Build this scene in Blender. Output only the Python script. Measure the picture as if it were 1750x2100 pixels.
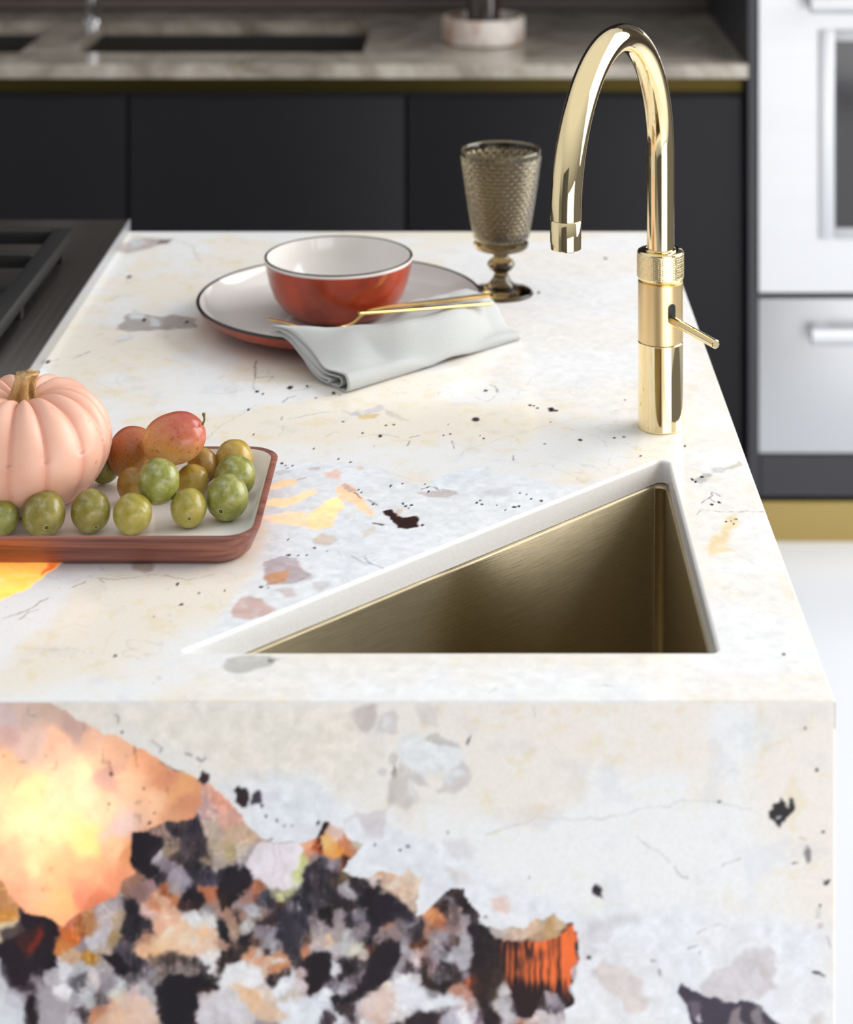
import bpy, bmesh, math, random
import numpy as np
from mathutils import Vector, Matrix
random.seed(7); rng = np.random.default_rng(11)
PI = math.pi
for o in list(bpy.data.objects): bpy.data.objects.remove(o)
scn = bpy.context.scene; COL = scn.collection

# ------------------------------------------------------------------ camera (level, vertical shift like an architectural lens)
F = 4080.0; CX = 967.0; CY = -597.0; EYE = 1.60; TOP = 0.92
cd = bpy.data.cameras.new('camera'); cam = bpy.data.objects.new('camera', cd); COL.objects.link(cam)
cam.location = (0, 0, EYE); cam.rotation_euler = (PI/2, 0, 0)
cd.sensor_fit = 'HORIZONTAL'; cd.sensor_width = 36.0; cd.lens = 36.0*F/1750
cd.shift_x = (875-CX)/1750; cd.shift_y = -(1050-CY)/1750
cd.clip_start = 0.05; cd.clip_end = 50
cd.dof.use_dof = True; cd.dof.focus_distance = 1.74; cd.dof.aperture_fstop = 6.6
scn.camera = cam

# ------------------------------------------------------------------ world, daylight, added fill, exposure
scn.view_settings.view_transform = 'Standard'; scn.view_settings.look = 'None'
scn.view_settings.gamma = 1.0; scn.view_settings.exposure = 0.06
w = bpy.data.worlds.new('world'); scn.world = w; w.use_nodes = True
bg = w.node_tree.nodes['Background']; bg.inputs[1].default_value = 1.0      # overcast sky: bright overhead, dimmer at the horizon
_tc = w.node_tree.nodes.new('ShaderNodeTexCoord'); _sp = w.node_tree.nodes.new('ShaderNodeSeparateXYZ'); _rp = w.node_tree.nodes.new('ShaderNodeValToRGB')
w.node_tree.links.new(_tc.outputs['Generated'], _sp.inputs[0]); w.node_tree.links.new(_sp.outputs[2], _rp.inputs[0]); w.node_tree.links.new(_rp.outputs[0], bg.inputs[0])
_e = _rp.color_ramp.elements; _e[0].position = 0.0; _e[0].color = (.17, .17, .172, 1); _e[1].position = .75; _e[1].color = (.80, .80, .80, 1)
_n = _e.new(.25); _n.color = (.42, .425, .43, 1)

def area(name, loc, target, sx, sy, power, col=(1, 1, 1)):
    l = bpy.data.lights.new(name, 'AREA'); l.shape = 'RECTANGLE'; l.size = sx; l.size_y = sy; l.energy = power; l.color = col
    o = bpy.data.objects.new(name, l); COL.objects.link(o); o.location = loc
    d = Vector(target)-Vector(loc); o.rotation_euler = d.to_track_quat('-Z', 'Y').to_euler()
    return o
area('window_light', (2.3, 2.6, 2.05), (0.0, 1.9, 0.9), 2.6, 2.0, 108, (1.0, 0.99, 0.975))
area('front_fill_light', (1.5, -0.6, 0.72), (0.1, 1.6, 0.72), 2.2, 1.3, 33, (1.0, 0.99, 0.98))  # added fill for the island front, kept low so the cabinets stay dark

# ------------------------------------------------------------------ helpers
def lin(c):
    c = np.asarray(c, float)/255.0
    return np.where(c <= .04045, c/12.92, ((c+.055)/1.055)**2.4)
def L(r, g, b): return tuple(float(v) for v in lin((r, g, b)))+(1.0,)
def gp(px, py, z):                      # a point seen at (px, py) that lies at height z
    Y = F*(EYE-z)/(py-CY); return ((px-CX)/F*Y, Y, z)

ROOT = {}
def thing(name, label, cat, loc=(0, 0, 0), group=None):
    o = bpy.data.objects.new(name, None); COL.objects.link(o); o.empty_display_size = .05
    o.location = loc; o['label'] = label; o['category'] = cat
    if group: o['group'] = group
    return o
def wloc(o):
    v = Vector((0, 0, 0))
    while o: v += o.location; o = o.parent
    return v
def tag(o, label, cat, group=None):
    o['label'] = label; o['category'] = cat
    if group: o['group'] = group
    return o
def obj(name, geo, mat, parent=None, smooth=True, label=None, angle=None):
    V, Fs = geo
    V = np.asarray(V, float)
    if parent: V = V-np.array(wloc(parent))
    me = bpy.data.meshes.new(name); me.from_pydata([tuple(v) for v in V], [], Fs); me.update()
    if mat: me.materials.append(mat)
    if smooth:
        me.polygons.foreach_set('use_smooth', [True]*len(me.polygons))
        if angle: me.set_sharp_from_angle(angle=math.radians(angle))
    o = bpy.data.objects.new(name, me); COL.objects.link(o)
    if parent: o.parent = parent
    if label: o['label'] = label
    return o
def struct(name, geo, mat, smooth=False):
    o = obj(name, geo, mat, None, smooth); o['kind'] = 'structure'; return o
def join(*gs):
    V = []; Fs = []
    for v, f in gs:
        n = len(V); V += [tuple(p) for p in v]; Fs += [tuple(i+n for i in q) for q in f]
    return V, Fs
def box(x0, x1, y0, y1, z0, z1, bev=0.0, seg=2):
    bm = bmesh.new(); bmesh.ops.create_cube(bm, size=1)
    for v in bm.verts:
        v.co = Vector(((x0+x1)/2+v.co.x*(x1-x0), (y0+y1)/2+v.co.y*(y1-y0), (z0+z1)/2+v.co.z*(z1-z0)))
    if bev: bmesh.ops.bevel(bm, geom=bm.edges[:], offset=bev, segments=seg, profile=.5, affect='EDGES')
    bm.verts.index_update()
    r = [tuple(v.co) for v in bm.verts], [tuple(v.index for v in f.verts) for f in bm.faces]
    bm.free(); return r
def lathe(prof, c=(0, 0, 0), n=64, rf=None):
    V = []; Fs = []; idx = []
    for k, (r, z) in enumerate(prof):
        if r < 1e-6:
            idx.append([len(V)]*n); V.append((c[0], c[1], c[2]+z))
        else:
            row = []
            for i in range(n):
                a = 2*PI*i/n; rr = r+(rf(k, a, z) if rf else 0)
                row.append(len(V)); V.append((c[0]+rr*math.cos(a), c[1]+rr*math.sin(a), c[2]+z))
            idx.append(row)
    for k in range(len(prof)-1):
        A, B = idx[k], idx[k+1]
        for i in range(n):
            j = (i+1) % n
            q = [A[i], A[j], B[j], B[i]]; u = []
            for t in q:
                if t not in u: u.append(t)
            if len(u) > 2: Fs.append(tuple(u))
    return V, Fs
def tube(pts, rad, n=24, caps=True, sx=1.0):
    P = [Vector(p) for p in pts]; m = len(P)
    R = rad if hasattr(rad, '__len__') else [rad]*m
    T = [(P[min(i+1, m-1)]-P[max(i-1, 0)]).normalized() for i in range(m)]
    u = T[0].orthogonal().normalized()
    if abs(T[0].z) < .95: u = T[0].cross(Vector((0, 0, 1))).normalized()
    V = []; Fs = []
    for i in range(m):
        u = (u-T[i]*u.dot(T[i])).normalized(); v = T[i].cross(u)
        for k in range(n):
            a = 2*PI*k/n; V.append(tuple(P[i]+u*math.cos(a)*R[i]*sx+v*math.sin(a)*R[i]))
    for i in range(m-1):
        for k in range(n):
            j = (k+1) % n; Fs.append((i*n+k, i*n+j, (i+1)*n+j, (i+1)*n+k))
    if caps:
        Fs.append(tuple(range(n))[::-1]); Fs.append(tuple((m-1)*n+k for k in range(n)))
    return V, Fs
def spline(pts, n):
    P = [Vector(p) for p in pts]; P = [P[0]*2-P[1]]+P+[P[-1]*2-P[-2]]; out = []
    S = len(P)-3
    for i in range(n):
        t = i/(n-1)*S; k = min(int(t), S-1); f = t-k; a, b, c, d = P[k:k+4]
        out.append(.5*((2*b)+(c-a)*f+(2*a-5*b+4*c-d)*f*f+(-a+3*b-3*c+d)*f**3))
    return out

# ------------------------------------------------------------------ materials
class NT:
    def __init__(s, name):
        s.m = bpy.data.materials.new(name); s.m.use_nodes = True; s.t = s.m.node_tree; s.b = s.t.nodes['Principled BSDF']; s.out = s.t.nodes['Material Output']
    def n(s, typ, **k):
        x = s.t.nodes.new(typ)
        for a, v in k.items():
            if a in x.inputs.keys(): x.inputs[a].default_value = v
            else: setattr(x, a, v)
        return x
    def l(s, a, b): s.t.links.new(a, b)
    def ramp(s, fac, stops):
        r = s.n('ShaderNodeValToRGB'); e = r.color_ramp.elements
        while len(e) < len(stops): e.new(.5)
        for i, (p, c) in enumerate(stops): e[i].position = p; e[i].color = c
        s.l(fac, r.inputs[0]); return r.outputs[0]
    def mix(s, fac, a, b, mode='MIX'):
        x = s.n('ShaderNodeMix', data_type='RGBA', blend_type=mode)
        for v, i in ((fac, 0), (a, 6), (b, 7)):
            if hasattr(v, 'links'): s.l(v, x.inputs[i])
            else: x.inputs[i].default_value = v
        return x.outputs[2]
    def coords(s, scale=(1, 1, 1), kind='Object', rot=(0, 0, 0)):
        c = s.n('ShaderNodeTexCoord'); mp = s.n('ShaderNodeMapping'); mp.inputs['Scale'].default_value = scale; mp.inputs['Rotation'].default_value = rot
        s.l(c.outputs[kind], mp.inputs[0]); return mp.outputs[0]
    def noise(s, vec, scale, detail=4, rough=.55, dist=0):
        x = s.n('ShaderNodeTexNoise'); x.inputs['Scale'].default_value = scale; x.inputs['Detail'].default_value = detail; x.inputs['Roughness'].default_value = rough; x.inputs['Distortion'].default_value = dist
        s.l(vec, x.inputs['Vector']); return x.outputs['Fac']
    def bump(s, h, strength, dist=.001):
        b = s.n('ShaderNodeBump'); b.inputs['Strength'].default_value = strength; b.inputs['Distance'].default_value = dist
        s.l(h, b.inputs['Height']); s.l(b.outputs[0], s.b.inputs['Normal'])
    def set(s, **k):
        for a, v in k.items():
            s.b.inputs[a.replace('_', ' ')].default_value = v
        return s
def plain(name, col, rough=.5, metal=0.0, **k):
    m = NT(name); m.set(Base_Color=col, Roughness=rough, Metallic=metal, **k)
    v = m.noise(m.coords(), 60, 3); r = m.n('ShaderNodeMapRange'); r.inputs[3].default_value = max(0, rough-.03); r.inputs[4].default_value = rough+.03
    m.l(v, r.inputs[0]); m.l(r.outputs[0], m.b.inputs['Roughness'])
    return m.m
def brushed(name, col, rough, scale, bs=.25, var=.12, metal=1.0):
    m = NT(name); m.set(Metallic=metal)
    v = m.noise(m.coords(scale), 1, 5, .6)
    c2 = tuple(x*(1-var) for x in col[:3])+(1,)
    m.l(m.mix(v, c2, col), m.b.inputs['Base Color'])
    r = m.n('ShaderNodeMapRange'); r.inputs[3].default_value = rough-.06; r.inputs[4].default_value = rough+.08
    m.l(v, r.inputs[0]); m.l(r.outputs[0], m.b.inputs['Roughness']); m.bump(v, bs, .0003)
    return m.m
def stone_mat():
    m = NT('patagonia_stone'); m.set(Roughness=.16); m.b.inputs['Specular IOR Level'].default_value = .24
    a = m.n('ShaderNodeAttribute', attribute_name='stone')
    v = m.noise(m.coords(), 420, 4, .6)
    g = m.ramp(v, [(.3, (.93, .93, .93, 1)), (.7, (1.02, 1.02, 1.02, 1))])
    c = m.mix(1.0, a.outputs['Color'], g, 'MULTIPLY'); m.l(c, m.b.inputs['Base Color'])
    tr = m.n('ShaderNodeBsdfTranslucent')
    m.l(m.mix(1.0, c, (1.0, .97, .93, 1), 'MULTIPLY'), tr.inputs[0])
    mx = m.n('ShaderNodeMixShader'); mt = m.n('ShaderNodeMath', operation='MULTIPLY'); mt.inputs[1].default_value = .6
    m.l(a.outputs['Alpha'], mt.inputs[0]); m.l(mt.outputs[0], mx.inputs[0]); m.l(m.b.outputs[0], mx.inputs[1]); m.l(tr.outputs[0], mx.inputs[2]); m.l(mx.outputs[0], m.out.inputs[0])
    return m.m
M = {}
M['stone'] = stone_mat()
M['charcoal'] = plain('charcoal_lacquer', (.0105, .0105, .013, 1), .5); M['charcoal'].node_tree.nodes['Principled BSDF'].inputs['Specular IOR Level'].default_value = .22
M['charcoal2'] = plain('charcoal_end_panel', (.034, .034, .041, 1), .45)
M['black'] = plain('black_iron', (.012, .011, .011, 1), .45)
M['bronze_rail'] = brushed('bronze_rail', (.10, .075, .02, 1), .45, (3, 300, 300))
M['brass_plinth'] = brushed('brass_plinth', (.46, .34, .12, 1), .42, (400, 30, 30), metal=.7)
M['gold'] = plain('polished_gold', (.97, .80, .47, 1), .045, 1.0)
M['gold_satin'] = plain('satin_gold', (.90, .68, .36, 1), .33, 1.0)
M['gold_cut'] = plain('gold_cutlery', (.80, .53, .20, 1), .22, 1.0)
M['brass_sink'] = brushed('brushed_brass', (.52, .445, .30, 1), .35, (40, 40, 900), .35, .25)
_t = M['brass_sink'].node_tree; _tg = _t.nodes.new('ShaderNodeTangent'); _tg.direction_type = 'RADIAL'; _tg.axis = 'Z'; _b = _t.nodes['Principled BSDF']; _t.links.new(_tg.outputs[0], _b.inputs['Tangent']); _b.inputs['Anisotropic'].default_value = .85
M['steel'] = brushed('brushed_steel', (.67, .68, .70, 1), .45, (2, 300, 300), .1, .05)
M['steel_dark'] = brushed('hob_steel', (.22, .20, .185, 1), .36, (300, 3, 300), .1, .1)
M['chrome'] = plain('chrome', (.85, .86, .9, 1), .06, 1.0)
M['oven_glass'] = plain('oven_glass', (.02, .018, .022, 1), .08)
M['gap'] = plain('dark_carcass', (.02, .02, .022, 1), .6)  # dark tone of the carcasses behind doors and fronts
M['floor'] = plain('pale_resin', (.70, .72, .755, 1), .22)
M['white_wall'] = plain('white_paint', (.75, .76, .78, 1), .7)
M['grey_wall'] = plain('grey_paint', (.10, .10, .105, 1), .7)
M['enamel'] = plain('white_enamel', L(247, 245, 243), .12)
M['glaze_white'] = plain('white_glaze', L(226, 222, 218), .10)
M['glaze_rim'] = plain('dark_rim_glaze', (.018, .015, .015, 1), .25)
M['linen'] = None
m = NT('terracotta_glaze'); v = m.noise(m.coords(), 26, 4); m.l(m.ramp(v, [(.3, L(122, 38, 14)), (.7, L(180, 64, 26))]), m.b.inputs['Base Color']); m.set(Roughness=.22, Coat_Weight=.2, Coat_Roughness=.08); M['terracotta'] = m.m
m = NT('grey_linen'); wv = m.n('ShaderNodeTexWave'); wv.inputs['Scale'].default_value = 260; wv.inputs['Distortion'].default_value = 2.0; wv.inputs['Detail'].default_value = 2
c = m.coords(rot=(0, 0, .75)); m.l(c, wv.inputs[0]); v2 = m.noise(m.coords((900, 900, 900), rot=(0, 0, .75)), 1, 2)
m.l(m.mix(v2, L(166, 168, 167), L(196, 199, 198)), m.b.inputs['Base Color']); m.set(Roughness=.9); m.b.inputs['Sheen Weight'].default_value = .2; m.bump(wv.outputs['Fac'], .25, .0004); M['linen'] = m.m
m = NT('walnut'); v = m.noise(m.coords((3, 40, 55)), 1.6, 6, .6, 1.2); v2 = m.noise(m.coords((14, 260, 400)), 1, 3)
cc = m.ramp(v, [(.3, L(78, 42, 36)), (.5, L(142, 86, 72)), (.75, L(172, 112, 94))]); m.l(m.mix(.22, cc, m.ramp(v2, [(.35, L(80, 46, 40)), (.65, L(178, 124, 106))])), m.b.inputs['Base Color']); m.set(Roughness=.42); m.bump(v2, .15, .0004); M['walnut'] = m.m
m = NT('smoky_glass'); m.set(Base_Color=(.62, .53, .40, 1), Roughness=.03, IOR=1.48); m.b.inputs['Transmission Weight'].default_value = 1.0; M['smoke'] = m.m
v = m.noise(m.coords(), 30, 2); m.l(m.mix(v, (.42, .35, .22, 1), (.49, .42, .28, 1)), m.b.inputs['Base Color'])
m = NT('smoky_glass_stem'); m.set(Roughness=.03, IOR=1.5); m.b.inputs['Transmission Weight'].default_value = 1.0
v = m.noise(m.coords(), 30, 2); m.l(m.mix(v, (.30, .20, .08, 1), (.40, .28, .13, 1)), m.b.inputs['Base Color']); M['smoke_stem'] = m.m
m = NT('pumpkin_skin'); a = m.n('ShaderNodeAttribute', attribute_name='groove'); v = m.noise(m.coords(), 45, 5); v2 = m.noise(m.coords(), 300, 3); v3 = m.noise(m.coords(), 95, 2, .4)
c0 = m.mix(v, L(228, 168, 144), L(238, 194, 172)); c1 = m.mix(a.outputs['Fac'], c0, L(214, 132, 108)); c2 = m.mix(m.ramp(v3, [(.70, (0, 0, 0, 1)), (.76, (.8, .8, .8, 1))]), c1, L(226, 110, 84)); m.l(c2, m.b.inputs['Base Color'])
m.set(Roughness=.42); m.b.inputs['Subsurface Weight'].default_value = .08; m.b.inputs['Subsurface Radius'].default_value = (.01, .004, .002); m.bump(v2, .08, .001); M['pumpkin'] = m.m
m = NT('pumpkin_stem'); v = m.noise(m.coords((60, 60, 30)), 1.5, 5, .65); m.l(m.ramp(v, [(.3, L(112, 78, 40)), (.5, L(186, 148, 92)), (.72, L(232, 204, 156))]), m.b.inputs['Base Color']); m.set(Roughness=.8); m.bump(v, .5, .002); M['pstem'] = m.m
def plum_mat(name, a, b, c, sp=None, bloom=.35, ramp_axis=None):
    m = NT(name); co = m.coords(); v = m.noise(co, 55, 5, .6, .6); v2 = m.noise(co, 130, 4, .65)
    cc = m.ramp(v, [(.28, a), (.5, b), (.72, c)])
    if ramp_axis is not None:
        s = m.n('ShaderNodeSeparateXYZ'); m.l(co, s.inputs[0]); ad = m.n('ShaderNodeMath', operation='MULTIPLY_ADD')
        d = m.n('ShaderNodeVectorMath', operation='DOT_PRODUCT'); m.l(co, d.inputs[0]); d.inputs[1].default_value = ramp_axis
        m.l(v, ad.inputs[0]); ad.inputs[1].default_value = .45; m.l(d.outputs['Value'], ad.inputs[2])
        cc = m.ramp(ad.outputs[0], [(.10, c), (.48, b), (.80, a)])
    if sp:
        v3 = m.noise(co, 480, 2, .5); cc = m.mix(m.ramp(v3, [(.58, (0, 0, 0, 1)), (.68, (.55, .55, .55, 1))]), cc, sp)
    fac = m.ramp(v2, [(.5, (0, 0, 0, 1)), (.75, (bloom, bloom, bloom, 1))])
    m.l(m.mix(fac, cc, L(206, 212, 190)), m.b.inputs['Base Color'])
    m.set(Roughness=.27); m.b.inputs['Subsurface Weight'].default_value = .04; m.b.inputs['Subsurface Radius'].default_value = (.006, .005, .001)
    return m.m
M['plum_olive'] = plum_mat('plum_olive', L(106, 104, 40), L(138, 128, 54), L(162, 146, 72))
M['plum_green'] = plum_mat('plum_green', L(110, 112, 42), L(140, 141, 60), L(166, 163, 90), bloom=.5)
M['plum_lime'] = plum_mat('plum_lime', L(138, 132, 48), L(164, 150, 62), L(184, 166, 84))
M['plum_gold'] = plum_mat('plum_gold', L(150, 122, 42), L(178, 148, 60), L(200, 172, 86), bloom=.2)
M['plum_amber'] = plum_mat('plum_amber', L(140, 106, 42), L(168, 128, 58), L(192, 158, 86), bloom=.15)
M['plum_red'] = plum_mat('plum_red', L(170, 66, 66), L(204, 112, 78), L(214, 158, 88), sp=L(150, 60, 50), bloom=.12, ramp_axis=(.12*60, 0, .30*60))
M['plum_rust'] = plum_mat('plum_rust', L(158, 62, 50), L(174, 98, 54), L(184, 134, 66), sp=L(120, 46, 36), bloom=.1, ramp_axis=(-.1*60, 0, .28*60))
M['plum_hole'] = plain('plum_scar', L(50, 34, 16), .8)
M['plum_scar'] = plain('plum_scar_ring', L(186, 172, 110), .6)
M['twig'] = plain('green_twig', L(120, 112, 50), .6)
m = NT('slat_tile'); br = m.n('ShaderNodeTexBrick'); br.inputs['Scale'].default_value = 1; br.inputs['Brick Width'].default_value = 6.0; br.inputs['Row Height'].default_value = .028; br.inputs['Mortar Size'].default_value = .004
br.inputs['Color1'].default_value = L(88, 78, 74); br.inputs['Color2'].default_value = L(104, 94, 90); br.inputs['Mortar'].default_value = L(54, 46, 43)
tc = m.n('ShaderNodeTexCoord'); sp = m.n('ShaderNodeSeparateXYZ'); cb = m.n('ShaderNodeCombineXYZ'); m.l(tc.outputs['Object'], sp.inputs[0]); m.l(sp.outputs[0], cb.inputs[0]); m.l(sp.outputs[2], cb.inputs[1]); m.l(cb.outputs[0], br.inputs[0]); m.l(br.outputs[0], m.b.inputs['Base Color']); m.set(Roughness=.35); M['slat'] = m.m
m = NT('back_stone'); v = m.noise(m.coords(), 7, 6, .65, 1.0); v2 = m.noise(m.coords(), 40, 4, .6); c = m.ramp(v, [(.3, L(110, 100, 90)), (.5, L(165, 156, 144)), (.68, L(196, 190, 178))]); m.l(m.mix(m.ramp(v2, [(.62, (0, 0, 0, 1)), (.72, (.7, .7, .7, 1))]), c, L(150, 128, 84)), m.b.inputs['Base Color']); m.set(Roughness=.16); M['back_stone'] = m.m
m = NT('marble_dish'); v = m.noise(m.coords(), 14, 5, .6, 1); m.l(m.ramp(v, [(.35, L(170, 140, 120)), (.6, L(214, 206, 200))]), m.b.inputs['Base Color']); m.set(Roughness=.35); M['dish'] = m.m

# ------------------------------------------------------------------ stone pattern (millimetres on the slab)
GLOW_POLY=[(-403.5,892.3),(-376.8,915.7),(-343.3,924.0),(-323.3,923.3),(-313.3,919.3),(-288.2,919.3),(-279.8,914.0),(-266.5,905.6),(-253.1,898.9),(-238.0,893.3),(-219.6,882.9),(-207.9,875.5),(-196.2,871.5),(-189.6,868.8),(-185.5,862.2),(-185.5,848.8),(-191.2,838.8),(-206.3,838.8),(-219.6,831.4),(-226.3,830.4),(-233.7,829.4),(-235.7,818.7),(-230.3,802.0),(-239.7,797.0),(-243.0,784.6),(-251.4,781.9),(-259.8,777.9),(-273.1,771.9),(-278.2,764.5),(-286.5,768.6),(-293.2,771.9),(-309.9,777.9),(-313.3,785.3),(-323.3,798.6),(-343.3,797.0),(-386.8,802.0),(-416.9,838.8)]
MOSAIC_POLY=[(-323.3,800.3),(-309.9,781.9),(-289.9,775.2),(-276.5,770.2),(-256.4,785.3),(-239.7,800.3),(-235.7,829.4),(-213.0,842.1),(-189.6,852.1),(-185.5,865.5),(-179.5,861.5),(-166.2,848.8),(-156.1,835.4),(-143.4,826.1),(-126.0,819.7),(-116.7,821.0),(-106.0,828.1),(-102.6,834.7),(-87.6,832.7),(-85.3,825.4),(-75.9,822.7),(-81.9,814.7),(-89.9,802.0),(-69.2,797.6),(-62.5,802.0),(-45.8,800.3),(-41.8,804.7),(-38.4,798.6),(-33.1,798.6),(-39.8,772.6),(-32.4,772.6),(-20.7,784.6),(-15.0,792.6),(-7.4,792.0),(-4.0,783.3),(1.7,777.9),(6.0,767.9),(21.1,762.5),(47.8,768.6),(56.2,774.6),(64.5,768.6),(69.9,767.6),(73.2,751.8),(72.9,736.8),(67.2,721.8),(70.5,714.4),(62.9,709.0),(66.2,701.7),(61.2,688.3),(74.6,631.5),(44.5,564.6),(54.5,497.8),(-22.4,430.9),(-69.2,357.3),(-223.0,330.6),(-390.1,370.7),(-490.4,464.3),(-624.2,514.5),(-577.4,631.5),(-590.7,715.1),(-463.7,771.9),(-390.1,781.9),(-343.3,798.6)]
MICA=[(20.4,754.5),(26.1,755.2),(44.5,754.5),(54.5,756.5),(61.2,759.2),(67.2,765.9),(69.9,766.5),(71.5,755.2),(71.2,740.1),(67.9,735.1),(67.2,723.4),(69.9,714.4),(64.5,711.7),(60.5,718.4),(51.2,721.8),(46.1,715.1),(41.8,702.4),(31.8,703.4),(27.7,718.4),(24.4,728.4),(21.1,736.8)]; MICA_Z=731.8
GLOW=[(-319.9,909.0,200,180,190),(-303.2,914.0,200,175,170),(-286.5,914.0,190,165,155),(-273.1,902.3,185,150,150),(-319.9,895.6,205,160,165),(-303.2,892.3,235,200,195),(-283.2,892.3,240,190,165),(-259.8,895.6,235,185,165),(-243.0,888.9,240,185,155),(-223.0,877.2,240,165,125),(-209.6,868.8,225,140,105),(-196.2,858.8,240,170,110),(-191.2,845.4,200,125,95),(-213.0,852.1,250,205,170),(-233.0,865.5,250,200,165),(-248.1,870.5,205,150,145),(-256.4,878.9,250,215,175),(-316.6,875.5,250,200,160),(-303.2,858.8,255,240,170),(-266.5,872.2,255,240,190),(-279.8,852.1,255,240,190),(-256.4,845.4,255,220,180),(-239.7,832.1,240,205,205),(-263.1,825.4,255,225,130),(-243.0,818.7,250,190,150),(-303.2,832.1,255,235,180),(-319.9,812.0,250,170,140),(-299.9,805.3,250,200,150),(-283.2,805.3,250,170,120),(-263.1,802.0,240,160,115),(-246.4,798.6,225,125,90),(-256.4,785.3,190,80,50),(-266.5,788.6,230,110,85),(-279.8,785.3,250,175,105),(-296.5,788.6,240,160,125),(-309.9,792.0,220,150,120),(-283.2,771.9,245,165,110),(-234.7,815.4,200,120,70)]
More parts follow.
